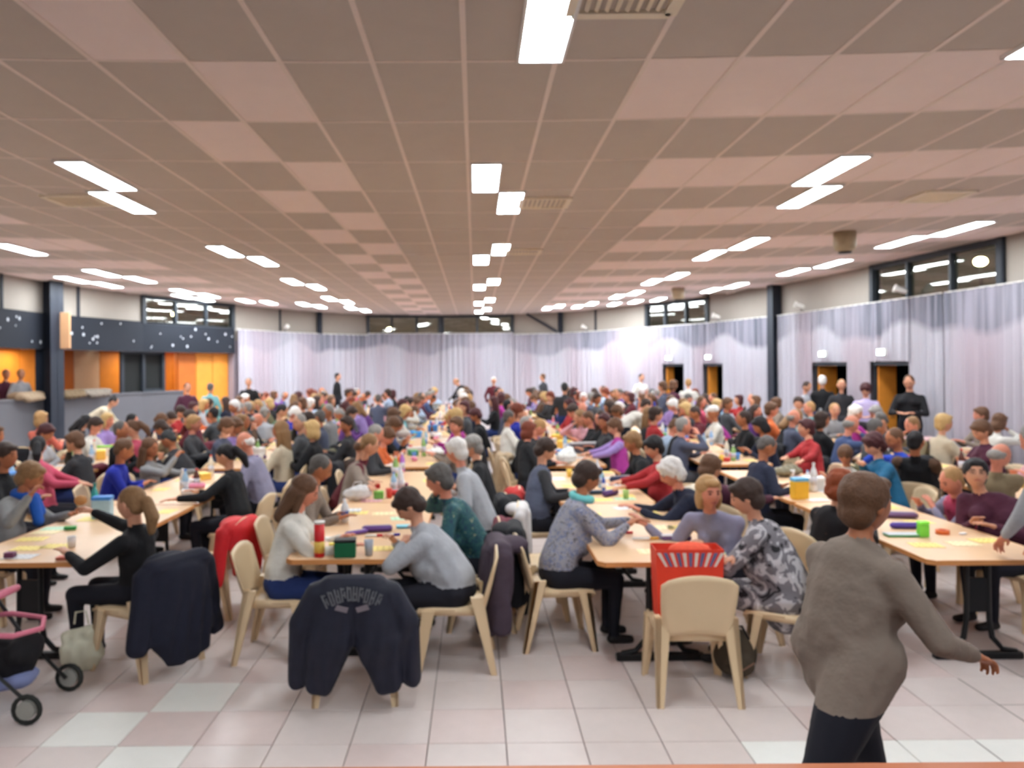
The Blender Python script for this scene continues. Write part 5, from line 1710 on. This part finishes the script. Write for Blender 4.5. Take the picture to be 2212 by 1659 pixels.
coat('long', 2.1, 5.3, D(-60), mat('black_coat_cloth', (24, 24, 30), 0.8, 0.2, 20), 'black coat hanging behind the black and white floral blouse', sc=(1, 1.2, 1))
coat('short', 0.14, 7.35, D(-85), mat('white_coat_cloth', (214, 210, 210), 0.8, 0.1, 20), 'white coat hung behind the white-haired person in the pale shirt')
coat('long', 0.02, 6.35, D(-88), mat('black_coat_cloth', (24, 24, 30), 0.8), 'black coat hung behind the teal floral top')
coat('short', 0.16, 8.3, D(-88), mat('red_white_coat', (200, 60, 56), 0.8, kind='spots', scale=7, cols=[(206, 58, 56), (196, 52, 50), (212, 206, 200)]), 'red and white jacket hung behind the grey-haired person in black')
coat('long', 0.55, 7.75, D(86), mat('black_coat_cloth', (24, 24, 30), 0.8), 'black coat hung behind the navy quilted vest')
coat('short', 2.06, 8.3, D(-88), mat('cream_coat', (206, 196, 176), 0.8), 'cream jacket hung behind the red sweater')
for (x, y, a), lab in (((2.72, 7.0, 80), 'empty beige plastic chair on the left of the right-hand table, behind the floral blouse'), ((2.70, 7.6, 84), 'second empty beige chair beside the balding man in navy'), ((0.5, 6.6, 88), 'empty beige plastic chair between the grey floral cardigan and the navy vest')):
    chair(x, y, D(a), lab)
coat('short', 0.5, 6.6, D(88), mat('burgundy_coat', (104, 28, 46), 0.8), 'burgundy jacket over the chair behind the woman in grey floral')

cl = [('black', (24, 24, 30)), ('navy', (28, 32, 54)), ('dark brown', (62, 48, 40)), ('charcoal', (52, 52, 58)), ('burgundy', (96, 30, 44)), ('beige', (186, 164, 134)), ('olive', (84, 82, 58))]
seen_c = set()
for k, (x, y, a, sh) in enumerate(SEATED):  # coats added among the seats, mostly dark, standing in for missing shade
    nm, rgb = cl[k % 7] if k % 3 else cl[0]
    lab = f'{nm} coat hung behind the {sh}'
    if k % 5 in (1, 3) or not inside(x, y, 0.9) or lab in seen_c or len(lab.split()) > 16: continue
    seen_c.add(lab)
    coat('long' if k % 2 else 'short', x, y, a, mat('hung_' + nm.replace(' ', '_'), rgb, 0.85, 0.2, 16), lab)
# shopping bag on the empty chair
t = thing('shopping_bag', 'red paper shopping bag with blue and white rays, standing on the empty near chair', 'bag', (1.36, 5.07, 0.455), D(-2))
m = MB(); V = []
for z, wx, wy in ((0, .2, .09), (0.45, .215, .10)):
    for ax, ay in ((-1, -1), (1, -1), (1, 1), (-1, 1)): V.append((ax * wx, ay * wy, z))
for z, wx, wy in ((0.45, .211, .096), (0.02, .196, .086)):
    for ax, ay in ((-1, -1), (1, -1), (1, 1), (-1, 1)): V.append((ax * wx, ay * wy, z))
f = [(3, 2, 1, 0)] + [(k * 4 + i, k * 4 + (i + 1) % 4, k * 4 + 4 + (i + 1) % 4, k * 4 + 4 + i) for k in range(3) for i in range(4)] + [(12, 13, 14, 15)]
m.add(V, f).build('bag_body', mat('red_paper', (226, 66, 44), 0.6), t)
for k in range(11):
    u = (k - 5) / 5
    MB().add([(u * .13, -.0935, .30), (u * .13 + .012, -.0935, .30), (u * .2 + .016, -.1, .43), (u * .2 - .008, -.1, .43), (u * .13, -.0955, .30), (u * .13 + .012, -.0955, .30), (u * .2 + .016, -.102, .43), (u * .2 - .008, -.102, .43)],
             [(0, 1, 2, 3), (7, 6, 5, 4), (0, 4, 5, 1), (1, 5, 6, 2), (2, 6, 7, 3), (3, 7, 4, 0)]).build('ray', mat('ray_blue' if k % 2 else 'ray_white', (96, 106, 150) if k % 2 else (224, 216, 210), 0.6), t)
MB().ell((0.02, 0, .43), (.14, .07, .05), 10, 6).build('contents', mat('orange_tissue', (240, 96, 70), 0.8, 0.2, 30), t, True)
# backpack on the floor
t = thing('backpack', 'olive and brown bag slumped on the floor behind the empty near chair', 'bag', (1.72, 5.22, 0))
V, Fq, T = remesh([E_((0, 0, .15), (.15, .10, .15)), E_((0, -.08, .10), (.11, .05, .08)), E_((0, .0, .27), (.09, .06, .05))], 0.016, 2)
MB().add(V, Fq).build('bag_body', mat('olive_brown_cloth', (66, 56, 44), 0.8, 0.3, 12), t, True)
MB().tube([(-.06, -.1, .28), (-.03, -.05, .35), (.03, -.05, .35), (.06, -.1, .28)], 0.008, 6).build('handle', M_black, t)
MB().tube([(-.08, -.14, .14), (0, -.155, .10), (.08, -.14, .14)], 0.006, 5).build('zip', mat('brown_zip', (120, 84, 66), 0.6), t)
# pushchair at the left edge
t = thing('pushchair', 'black pushchair with pink-edged hood and grey-blue basket at the lower left', 'pushchair', (-2.98, 4.82, 0), D(-90))
M_pink = mat('pink_piping', (214, 120, 142), 0.6); M_blueg = mat('grey_blue_cloth', (120, 128, 170), 0.8, 0.25, 12); M_tyre = mat('tyre_grey', (40, 42, 40), 0.7); M_hub = mat('wheel_hub', (150, 150, 144), 0.5)
for x, y in ((-.24, -.22), (.24, -.22), (-.24, .34), (.24, .34)):
    w = MB().tube([(x + .075 * math.cos(q) * 0, y + .078 * math.cos(q), .092 + .078 * math.sin(q)) for q in np.linspace(0, 2 * PI, 17)], 0.014, 6, caps=False).build('wheel', M_tyre, t, True)
    MB().tube([(x - .02, y, .092), (x + .02, y, .092)], 0.055, 12).build('hub', M_hub, w)
fr = MB()
for s in (-1, 1):
    fr.tube([(s * .24, -.22, .10), (s * .22, .05, .38), (s * .2, .34, .10)], 0.012, 6)
    fr.tube([(s * .22, .05, .38), (s * .22, -.35, .95)], 0.012, 6)
fr.tube([(-.22, -.35, .95), (.22, -.35, .95)], 0.014, 6)
fr.build('frame', M_black, t)
V, Fq, T = remesh([Cp((0, -.12, .30), (0, .12, .30), .15, .14), Cp((0, -.16, .32), (0, -.25, .62), .12, .12, (1, 0, 0), 1.3), E_((0, .2, .36), (.17, .08, .10))], 0.018, 1)
MB().add(V, Fq).build('seat', mat('black_cloth', (22, 20, 24), 0.85), t, True)
MB().tube([(.19, -.28, .50), (.20, 0, .52), (.17, .22, .50), (0, .30, .49), (-.17, .22, .50), (-.20, 0, .52), (-.19, -.28, .50)], 0.017, 8).build('rim', M_pink, t, True)
MB().tube([(.18, -.28, .52), (.19, -.1, .64), (.15, .06, .70), (0, .1, .72), (-.15, .06, .70), (-.19, -.1, .64), (-.18, -.28, .52)], 0.022, 8).build('hood_edge', M_pink, t, True)
V, Fq, T = remesh([E_((0, .03, .19), (.2, .24, .06)), E_((.06, .2, .2), (.1, .08, .05))], 0.018, 1)
MB().add(V, Fq).build('basket', M_blueg, t, True)
# white carrier bag on the floor by the pushchair
t = thing('carrier_bag', 'pale plastic carrier bag on the floor behind the pushchair', 'bag', (-2.74, 5.42, 0))
V, Fq, T = remesh([E_((0, 0, .12), (.16, .09, .12)), Cp((-.09, 0, .2), (.09, 0, .26), .05, .04, (1, 0, 0), 1.5)], 0.016, 1)
V = V + 0.006 * np.sin(V[:, [2, 0, 1]] * 70)
V[:, 2] = np.maximum(V[:, 2], 0)
MB().add(V, Fq).build('bag_body', mat('pale_plastic', (214, 212, 190), 0.5, 0.1, 10), t, True)
MB().tube([(-.05, 0, .32), (-.04, 0, .40), (.03, 0, .41), (.05, 0, .32)], 0.007, 5).build('handle', mat('pale_plastic', (214, 212, 190), 0.5), t)

# ------------------------------------------------------------------ things on the tables
Z = TZ + 0.0015
IM = {}


def card_me(key, rgb, ink):
    if key in IM: return IM[key]
    m = MB().box((0, 0, 0.001), (.21, .15, .002))
    for r in range(3):
        for c in range(9):
            if (r * 4 + c * 3 + len(key)) % 2:
                m.box((-.088 + c * .022, -.045 + r * .045, .0022), (.013, .02, .0006), m=1)
    IM[key] = m.mesh('card', [mat('card_' + key, rgb, 0.6, 0.04), mat('ink_' + key, ink, 0.6)])
    return IM[key]


def card(x, y, rz, key, lab, grp=None):
    rgb, ink = {'yellow': ((248, 226, 140), (206, 178, 96)), 'mint': ((206, 236, 206), (150, 196, 160)), 'white': ((236, 236, 236), (190, 190, 200)), 'pink': ((240, 190, 196), (200, 140, 150)), 'cream': ((250, 234, 190), (214, 190, 140))}[key]
    o = link('bingo_card', card_me(key, rgb, ink), None, (x, y, Z), rz)
    return tag(o, lab, 'card', grp)


def bottle(x, y, h, rgb, lab, cap=(230, 230, 235), lbl=None, r=0.034, grp=None):
    key = ('b', h, rgb, cap, lbl, r)
    if key not in IM:
        body = MB().lathe((0, 0, 0), [(r * .8, 0), (r, .01), (r, h * .62), (r * .8, h * .74), (r * .38, h * .86), (r * .36, h * .93)], 14).mesh('bottle', [mat('bottle_%d_%d_%d' % rgb, rgb, 0.18, 0.05, spec=0.6)], True)
        cp = MB().lathe((0, 0, 0), [(r * .42, h * .925), (r * .42, h)], 12).mesh('bottle_cap', [mat('cap_%d_%d_%d' % cap, cap, 0.4)])
        lb = MB().lathe((0, 0, 0), [(r * 1.015, h * .22), (r * 1.015, h * .5)], 14).mesh('paper_label', [mat('lbl_%d_%d_%d' % (lbl or (200, 200, 210)), lbl or (200, 200, 210), 0.5)], True)
        IM[key] = (body, cp, lb)
    o = link('bottle', IM[key][0], None, (x, y, Z))
    link('bottle_cap', IM[key][1], o); link('paper_label', IM[key][2], o)
    return tag(o, lab, 'bottle', grp)


def cup(x, y, rgb, lab, h=0.095, r=0.035, grp=None):
    key = ('c', h, r, rgb)
    if key not in IM:
        IM[key] = MB().lathe((0, 0, 0), [(r * .75, 0), (r, h), (r * .93, h), (r * .7, .006)], 14).mesh('cup', [mat('cup_%d_%d_%d' % rgb, rgb, 0.35, 0.04)], True)
    o = link('cup', IM[key], None, (x, y, Z)); return tag(o, lab, 'cup', grp)


def marker(x, y, rz, rgb, lab, grp=None, L=0.14):
    key = ('m', rgb, L)
    if key not in IM:
        a = MB().tube([(-L / 2, 0, .01), (L * .15, 0, .01)], .0095, 8).mesh('marker', [M_white], True)
        b = MB().tube([(L * .15, 0, .01), (L / 2, 0, .01)], .0105, 8).mesh('marker_cap', [mat('mk_%d_%d_%d' % rgb, rgb, 0.4)], True)
        IM[key] = (a, b)
    o = link('marker', IM[key][0], None, (x, y, Z), rz); link('marker_cap', IM[key][1], o)
    return tag(o, lab, 'marker', grp)


def boxy(x, y, rz, size, rgb, name, lab, cat, lid=None, grp=None):
    t = thing(name, lab, cat, (x, y, Z), rz, grp)
    MB().box((0, 0, size[2] * .42), (size[0], size[1], size[2] * .84), bev=min(.006, size[2] * .2)).build('body', mat('bx_%d_%d_%d' % rgb, rgb, 0.5, 0.1), t)
    l = lid or tuple(min(255, int(c * 1.15) + 10) for c in rgb)
    MB().box((0, 0, size[2] * .92), (size[0] * 1.02, size[1] * 1.02, size[2] * .16), bev=min(.004, size[2] * .06)).build('lid', mat('bx_%d_%d_%d' % l, l, 0.5, 0.1), t)
    return t


def pouch(x, y, rz, size, rgb, lab, name='pencil_case', cat='pencil case', rgb2=None, grp=None):
    t = thing(name, lab, cat, (x, y, Z), rz, grp)
    MB().tube([(-size[0] / 2, 0, size[2] * .45), (-size[0] * .42, 0, size[2] * .5), (size[0] * .42, 0, size[2] * .5), (size[0] / 2, 0, size[2] * .45)], [size[2] * .3, size[2] * .5, size[2] * .5, size[2] * .3], 10, side=(0, 1, 0), aspect=size[1] / size[2]).build('body', mat('pc_%d_%d_%d' % rgb, rgb, 0.6, 0.2, 20), t, True)
    r2 = rgb2 or (210, 205, 215)
    MB().tube([(-size[0] * .4, 0, size[2] * 1.0), (size[0] * .4, 0, size[2] * 1.0)], .004, 5).build('zip', mat('pc_%d_%d_%d' % r2, r2, 0.5), t)
    return t


def lumpy(x, y, rz, size, rgb, lab, name='plastic_bag', cat='bag', grp=None):
    V, Fq, T = remesh([E_((0, 0, size[2] * .42), (size[0] / 2, size[1] / 2, size[2] * .42)), E_((size[0] * .1, 0, size[2] * .78), (size[0] * .25, size[1] * .2, size[2] * .2))], 0.014, 1)
    V = V + 0.004 * np.sin(V[:, [1, 2, 0]] * 90)
    V[:, 2] = np.maximum(V[:, 2], 0)
    t = thing(name, lab, cat, (x, y, Z), rz, grp)
    MB().add(V, Fq).build('bag_body', mat('pl_%d_%d_%d' % rgb, rgb, 0.45, 0.2, 14), t, True)
    MB().tube([(-size[0] * .15, 0, size[2] * .85), (-size[0] * .1, 0, size[2] * 1.1), (size[0] * .12, 0, size[2] * 1.1), (size[0] * .15, 0, size[2] * .85)], .006, 5).build('handle', mat('pl_%d_%d_%d' % rgb, rgb, 0.45), t)
    return t


def T_(px, py):
    x, y = at(px, py, TZ)
    best = min(TABLES, key=lambda t: math.hypot(max(0, abs(x - t[2]) - TW / 2), max(0, abs(y - t[3]) - TL / 2)))
    return max(best[2] - TW / 2 + .08, min(best[2] + TW / 2 - .08, x)), max(best[3] - TL / 2 + .09, min(best[3] + TL / 2 - .09, y))


# nearest centre-left table
x, y = T_(690, 1203)
t = thing('snack_tube', 'tall red snack tube with white lid at the near edge of the centre-left table', 'snack tube', (x, y, Z))
MB().lathe((0, 0, 0), [(.037, 0), (.037, .235)], 18).build('tube_body', mat('snack_red', (206, 34, 40), 0.4, 0.1), t, True)
MB().lathe((0, 0, 0), [(.039, .235), (.039, .25)], 18).build('lid', M_white, t, True)
MB().lathe((0, 0, 0), [(.0374, .03), (.0374, .11)], 18).build('paper_label', mat('snack_yellow', (226, 150, 70), 0.4, kind='spots', scale=30, cols=[(206, 40, 40), (226, 190, 90), (240, 230, 225)]), t, True)
x, y = T_(746, 1202); boxy(x, y, 0.1, (.15, .11, .125), (24, 96, 62), 'storage_box', 'dark green box with black lid next to the red snack tube', 'box', (30, 32, 34))
x, y = T_(797, 1200); cup(x, y, (168, 172, 184), 'grey plastic beaker right of the green box', .11, .034)
x, y = T_(655, 1198); cup(x, y, (70, 60, 80), 'dark purple pot left of the red snack tube', .06, .03)
x, y = T_(720, 1188); boxy(x, y, 0.3, (.06, .05, .05), (222, 196, 90), 'token_box', 'small yellow token box behind the green box', 'box')
x, y = T_(745, 1128); bottle(x, y, .20, (226, 230, 236), 'white glue bottle with blue label in front of the long-haired woman', lbl=(50, 90, 160))
x, y = T_(815, 1148); pouch(x, y, 0.15, (.24, .10, .05), (96, 60, 130), 'large purple pencil case in the middle of the centre-left table')
x, y = T_(770, 1155); pouch(x, y, 0.7, (.2, .05, .035), (112, 78, 150), 'slim purple pencil case beside the large one')
x, y = T_(845, 1158); marker(x, y, 0.1, (60, 50, 170), 'blue marker in front of the purple pencil case')
x, y = T_(808, 1160); marker(x, y, 0.2, (200, 40, 50), 'red marker left of the blue one')
x, y = T_(872, 1140); boxy(x, y, 0.1, (.12, .07, .02), (120, 190, 214), 'notebook', 'light blue notebook by the hunched woman', 'notebook')
for i, (px, py, k, r, l) in enumerate(((835, 1185, 'yellow', .1, 'yellow bingo card at the right front of the centre-left table'), (770, 1108, 'yellow', 0, 'yellow bingo card behind the white glue bottle'), (830, 1110, 'cream', .1, 'cream bingo card in the middle of the nearest centre-left table'), (870, 1120, 'mint', .2, 'mint bingo card before the hunched woman'),
                                       (905, 1190, 'white', 0, 'white bingo card under the elbow of the hunched woman'), (700, 1165, 'white', .1, 'white bingo card before the long-haired woman'), (800, 1085, 'pink', .1, 'pink bingo card behind the purple pencil case'))):
    x, y = T_(px, py); card(x, y, r, k, l)
x, y = T_(770, 1085); lumpy(x, y, .2, (.30, .14, .17), (214, 214, 216), 'crumpled grey and white plastic bag in the middle of the centre-left row')
x, y = T_(818, 1078); boxy(x, y, .2, (.10, .06, .08), (110, 176, 80), 'snack_packet', 'green packet right of the crumpled bag', 'packet')
x, y = T_(812, 1055); boxy(x, y, .2, (.09, .05, .05), (186, 40, 44), 'snack_packet', 'red packet behind the green packet', 'packet')
x, y = T_(862, 1050); boxy(x, y, .1, (.2, .09, .03), (110, 40, 70), 'book', 'dark red book on the centre-left row', 'book')
# second and third centre-left tables
x, y = T_(873, 1015); bottle(x, y, .25, (168, 110, 190), 'purple bottle standing on the second centre-left table')
x, y = T_(852, 1030); bottle(x, y, .2, (216, 220, 226), 'clear bottle left of the purple bottle')
x, y = T_(897, 945); boxy(x, y, .1, (.26, .16, .12), (70, 150, 230), 'lunch_box', 'bright blue box on the centre-left row', 'box')
x, y = T_(920, 960); bottle(x, y, .24, (150, 196, 226), 'light blue water bottle right of the bright blue box')
x, y = T_(940, 985); lumpy(x, y, .3, (.3, .2, .14), (232, 232, 230), 'white plastic bag on the third centre-left table')
x, y = T_(890, 975); boxy(x, y, .2, (.3, .14, .07), (228, 226, 222), 'lunch_box', 'white food box below the bright blue box', 'box')
# centre-right table
for px, py, k, r, l in ((1350, 1098, 'white', .3, 'white paper sheet in the middle of the centre-right table'), (1475, 1195, 'yellow', 0, 'yellow bingo card by the empty near chair'), (1530, 1192, 'mint', .05, 'mint bingo card by the empty near chair'), (1485, 1140, 'yellow', 0, 'yellow bingo card before the blond woman'),
                        (1430, 1140, 'cream', .0, 'cream bingo card left of the pencil tin'), (1300, 1080, 'yellow', .1, 'yellow bingo card before the woman in grey floral'), (1350, 1078, 'mint', .05, 'mint bingo card before the white-haired old woman'), (1410, 1192, 'cream', 0, 'cream bingo card left of the yellow card near the empty chair'),
                        (1330, 1055, 'yellow', 0, 'yellow bingo card behind the mint card'), (1305, 1015, 'yellow', 0, 'yellow bingo card before the red sweater')):
    x, y = T_(px, py); card(x, y, r, k, l)
x, y = T_(1340, 1154); marker(x, y, .15, (200, 36, 56), 'red dabber pen on the left of the centre-right table', L=.2)
x, y = T_(1395, 1166); marker(x, y, .05, (236, 176, 70), 'yellow dabber pen below the red one', L=.2)
x, y = T_(1460, 1165); boxy(x, y, 0, (.22, .08, .035), (120, 90, 140), 'pencil_tin', 'purple and white pencil tin before the blond woman', 'tin', (206, 200, 206))
x, y = T_(1352, 1078); cup(x, y, (160, 190, 110), 'green cup before the white-haired old woman', .09, .033)
x, y = T_(1304, 1060); bottle(x, y, .16, (70, 100, 190), 'blue and white glue stick on the centre-right table', cap=(70, 150, 70), r=.02, lbl=(230, 230, 235))
x, y = T_(1342, 1045); pouch(x, y, .3, (.26, .12, .09), (30, 38, 70), 'navy zipped pouch before the red sweater')
x, y = T_(1288, 1068); pouch(x, y, .2, (.2, .06, .04), (30, 40, 60), 'dark blue spectacle case on the centre-right table', 'spectacle_case', 'case', (60, 130, 180))
x, y = T_(1225, 1005); lumpy(x, y, .3, (.3, .2, .26), (232, 234, 230), 'white plastic bag with red print on the centre-right row')
x, y = T_(1262, 978); boxy(x, y, .1, (.42, .16, .16), (88, 84, 96), 'gift_box', 'dark patterned box with white top on the centre-right row', 'box', (200, 200, 204))
x, y = T_(1272, 985); cup(x, y, (216, 110, 60), 'orange pot before the lilac sweater', .08, .05)
x, y = T_(1205, 940); bottle(x, y, .24, (150, 190, 110), 'green bottle on the third centre-right table', cap=(220, 90, 100))
x, y = T_(1196, 925); bottle(x, y, .26, (226, 130, 150), 'pink bottle behind the green bottle')
# right table
x, y = T_(1727, 1078); boxy(x, y, .1, (.15, .10, .21), (238, 186, 56), 'juice_carton', 'yellow carton with blue top on the right-hand table', 'carton', (110, 180, 220))
x, y = T_(1757, 1048); cup(x, y, (224, 70, 70), 'red cup behind the yellow carton', .10, .035)
x, y = T_(1745, 1052); bottle(x, y, .18, (226, 228, 232), 'small white bottle beside the red cup', cap=(90, 160, 210))
x, y = T_(1940, 1118); pouch(x, y, -.2, (.3, .13, .05), (110, 80, 120), 'purple and white pencil case on the right-hand table')
x, y = T_(1960, 1142); pouch(x, y, -.1, (.26, .07, .05), (84, 64, 150), 'violet rolled pouch below the pencil case')
x, y = T_(1994, 1160); boxy(x, y, .1, (.08, .05, .12), (120, 210, 70), 'snack_packet', 'bright green packet standing on the right-hand table', 'packet')
x, y = T_(1950, 1158); boxy(x, y, -.05, (.26, .1, .02), (80, 160, 110), 'tray', 'green-edged tray behind the bright green packet', 'tray', (190, 196, 200))
x, y = T_(2036, 1153); t = thing('tape_roll', 'orange-red tape roll right of the bright green packet', 'tape', (x, y, Z)); MB().lathe((0, 0, 0), [(.05, 0), (.05, .03), (.03, .03), (.03, 0)], 16).build('roll', mat('tape_orange', (226, 110, 50), 0.4), t, True); MB().lathe((0, 0, 0), [(.029, 0.001), (.029, .029), (.026, .029), (.026, .001)], 16).build('core', mat('tape_core', (200, 60, 40), 0.5), t, True)
for px, py, k, r, l in ((2000, 1178, 'yellow', -.1, 'yellow bingo card at the near left corner of the right-hand table'), (2130, 1168, 'yellow', .1, 'yellow bingo card near the hand of the man in pale grey'), (2080, 1175, 'cream', 0, 'cream bingo card between two yellow ones on the right-hand table'), (1765, 1080, 'white', .2, 'white papers beside the yellow carton'), (1790, 1062, 'white', .1, 'white papers behind the yellow carton'),
                        (1985, 1128, 'yellow', 0, 'yellow bingo card behind the bright green packet')):
    x, y = T_(px, py); card(x, y, r, k, l)
x, y = T_(2080, 1155); boxy(x, y, .3, (.05, .03, .015), (220, 220, 230), 'token_box', 'little white token box right of the tape roll', 'box')
x, y = T_(1700, 1030); lumpy(x, y, .2, (.42, .2, .15), (120, 112, 90), 'khaki handbag lying on the right-hand row before the balding man', 'handbag', 'handbag')
# left table
for px, py, k, r, l in ((60, 1185, 'yellow', 0, 'yellow bingo card at the near left of the left table'), (125, 1180, 'yellow', .05, 'yellow bingo card in the middle of the left table'), (70, 1165, 'yellow', .1, 'yellow bingo card behind the nearest one on the left table'), (120, 1142, 'mint', .1, 'mint bingo card on the left table'), (100, 1150, 'cream', 0, 'cream bingo card beside the mint one on the left table'), (45, 1203, 'white', 0, 'white bingo card at the near edge of the left table')):
    x, y = T_(px, py); card(x, y, r, k, l)
x, y = T_(152, 1145); boxy(x, y, .2, (.09, .05, .03), (60, 150, 80), 'token_box', 'green token box on the left table', 'box')
x, y = T_(155, 1182); cup(x, y, (230, 226, 226), 'white paper cup on the left table', .08, .033)
x, y = T_(22, 1205); boxy(x, y, .1, (.07, .06, .04), (110, 60, 90), 'token_box', 'plum token box at the near edge of the left table', 'box')
x, y = T_(143, 1208); boxy(x, y, .1, (.12, .07, .02), (196, 110, 90), 'wallet', 'pinkish wallet at the near right corner of the left table', 'wallet')
x, y = T_(205, 1115); bottle(x, y, .30, (60, 170, 160), 'turquoise bottle in front of the girl with the ponytail', cap=(40, 120, 110))
x, y = T_(222, 1120); boxy(x, y, .1, (.16, .1, .2), (170, 204, 220), 'storage_box', 'pale blue box beside the turquoise bottle', 'box', (70, 140, 220))
x, y = T_(168, 1108); t = thing('fruit', 'round orange-brown bun held up by the girl with the ponytail', 'food', (-2.97, 5.88, 1.10)); MB().ell((0, 0, 0), (.045, .045, .04), 12, 8).build('crust', mat('bun_brown', (196, 140, 84), 0.6), t, True); t.name = 'bread_bun'
x, y = T_(395, 1060); bottle(x, y, .24, (206, 196, 190), 'pale bottle on the second left table')
x, y = T_(422, 1050); cup(x, y, (206, 60, 50), 'red cup behind the pale bottle on the second left table', .11, .035)
x, y = T_(405, 1068); boxy(x, y, .2, (.12, .08, .05), (220, 220, 224), 'tissue_box', 'white tissue box before the woman with the dark ponytail', 'box')
x, y = T_(225, 985); boxy(x, y, .4, (.24, .12, .16), (222, 222, 218), 'tissue_box', 'white box with green edge on the far-left row', 'box', (140, 210, 80))
x, y = T_(1668, 922); pouch(x, y, .1, (.12, .12, .12), (70, 190, 235), 'sky blue ball-shaped pouch on the right row')
x, y = T_(485, 930); boxy(x, y, .1, (.16, .1, .26), (236, 160, 60), 'crisp_packet', 'orange and red crisp packet standing on the left row', 'packet', (220, 60, 50))
x, y = T_(1555, 962); bottle(x, y, .26, (150, 190, 236), 'blue water bottle beside the magenta shirt')
x, y = T_(1470, 935); boxy(x, y, .1, (.3, .2, .08), (80, 140, 220), 'lunch_box', 'bright blue box on the centre-right row near the burgundy shirt', 'box')

NEAR_T = {('A', 0), ('B', 0), ('C', 0), ('D', 0), ('B', 1)}
bcol = [((226, 230, 236), (230, 230, 235)), ((160, 196, 226), (60, 110, 190)), ((140, 180, 110), (220, 220, 220)), ((90, 50, 40), (200, 40, 40)), ((230, 220, 200), (220, 90, 60))]
ccol = [(232, 230, 228), (206, 70, 60), (90, 140, 210), (230, 190, 80)]
kcol = [(216, 214, 212), (90, 60, 120), (60, 120, 190), (200, 60, 60), (236, 190, 90), (226, 140, 170), (70, 140, 90)]
for row, k, xc, yc, rn_ in TABLES:
    if (row, k) in NEAR_T: ncard = 2
    else: ncard = 6
    desc = f'the {ORD[k]} table of the {rn_} row'
    cc = RND.choice(['yellow', 'yellow', 'cream', 'yellow', 'pink', 'white'])
    for q in range(ncard):
        kk = cc if q % 3 else 'yellow'
        side = -1 if q % 2 else 1
        yy = yc - TL / 2 + 0.25 + (q // 2 + RND.uniform(0, .5)) * (TL - 0.4) / max(1, (ncard + 1) // 2)
        if (row, k) in NEAR_T: yy = yc + RND.uniform(0.3, 0.9)
        card(xc + side * RND.uniform(.24, .33), yy, PI / 2 + RND.uniform(-.2, .2), kk, f"{kk} bingo card at the {['near', 'middle', 'far'][min(2, q // 2)]} {'left' if side < 0 else 'right'} of {desc}", f'bingo cards on {desc}')
    n = 0 if (row, k) in NEAR_T and (row, k) != ('B', 1) else 1
    used = {}
    for q in range((3 if yc < 20 else 2) * n):
        b = RND.choice(bcol); i_ = bcol.index(b)
        if ('b', i_) in used: continue
        used[('b', i_)] = 1
        bottle(xc + RND.uniform(-.12, .12), yc + RND.uniform(-.95, .95), RND.choice((.22, .26, .30)), b[0], f"{['clear', 'light blue', 'green', 'dark brown', 'cream'][i_]} bottle on {desc}", cap=b[1], grp='bottles on the tables')
    for q in range((3 if yc < 20 else 1) * n):
        c = RND.choice(ccol); i_ = ccol.index(c)
        if ('c', i_) in used: continue
        used[('c', i_)] = 1
        cup(xc + RND.uniform(-.2, .2), yc + RND.uniform(-1, 1), c, f"{['white', 'red', 'blue', 'yellow'][i_]} cup on {desc}", grp='cups on the tables')
    for q in range((2 if yc < 20 else 1) * n):
        c = RND.choice(kcol); i_ = kcol.index(c)
        if ('k', i_) in used: continue
        used[('k', i_)] = 1
        nm = ['white', 'purple', 'blue', 'red', 'orange', 'pink', 'green'][i_]
        if i_ % 2: pouch(xc + RND.uniform(-.15, .15), yc + RND.uniform(-1, 1), RND.uniform(0, 3), (.22, .08, .06), c, f'{nm} pencil case on {desc}', grp='pencil cases on the tables')
        else: boxy(xc + RND.uniform(-.15, .15), yc + RND.uniform(-1, 1), RND.uniform(0, 3), (.2, .12, RND.choice((.08, .14))), c, 'storage_box', f'{nm} box on {desc}', 'box', grp='boxes on the tables')
# side tables by the doorways
for px, Y, lab, rgb in ((1715, 17.2, 'narrow pinkish side table by the curtain under the third doorway', (222, 160, 150)), (1800, 15.2, 'orange-topped side table in front of the men at the doorway', (232, 120, 60)), (1985, 13.2, 'pale side table against the curtain right of the nearest doorway', (220, 180, 180))):
    x = min((px - VX) / F * Y, hit_wall(px, RW)[2][0] - 0.95)
    t = thing('side_table', lab, 'table', (x, Y, 0), 0.1)
    MB().box((0, 0, .80), (1.1, .5, .03), bev=.006).build('tabletop', mat('top_%d_%d_%d' % rgb, rgb, 0.4), t)
    for sx in (-1, 1):
        for sy in (-1, 1):
            MB().tube([(sx * .5, sy * .2, 0), (sx * .5, sy * .2, .785)], .018, 8).build('leg', M_grey, t)
# coats thrown over the gallery parapet
for k, (px, lab) in enumerate(((60, 'beige coat laid over the grey gallery parapet beside the steel column'), (150, 'brown coat laid over the grey gallery parapet right of the steel column'), (205, 'grey-beige coat at the right of those on the parapet'))):
    h = hit_wall(px, LW); p = h[2]; a, b = np.array(LW[h[0]]), np.array(LW[h[0] + 1]); d = nrm(b - a)
    V, Fq, T = remesh([Cp((-.45, 0, .02), (.45, 0, .04), .09, .07, (0, 1, 0), 2.0), Cp((-.3, -.16, -.05), (.3, -.16, -.02), .07, .06)], 0.03, 1)
    V = V + 0.012 * np.sin(V[:, [1, 2, 0]] * 40)
    o = MB().add(V, Fq).build('coat', mat(f'parapet_coat_{k}', ((140, 120, 98), (96, 78, 56), (116, 106, 96))[k], 0.85, 0.2), None, True, (p[0], p[1], 1.50), math.atan2(d[1], d[0]))
    tag(o, lab, 'coat', 'coats on the parapet')
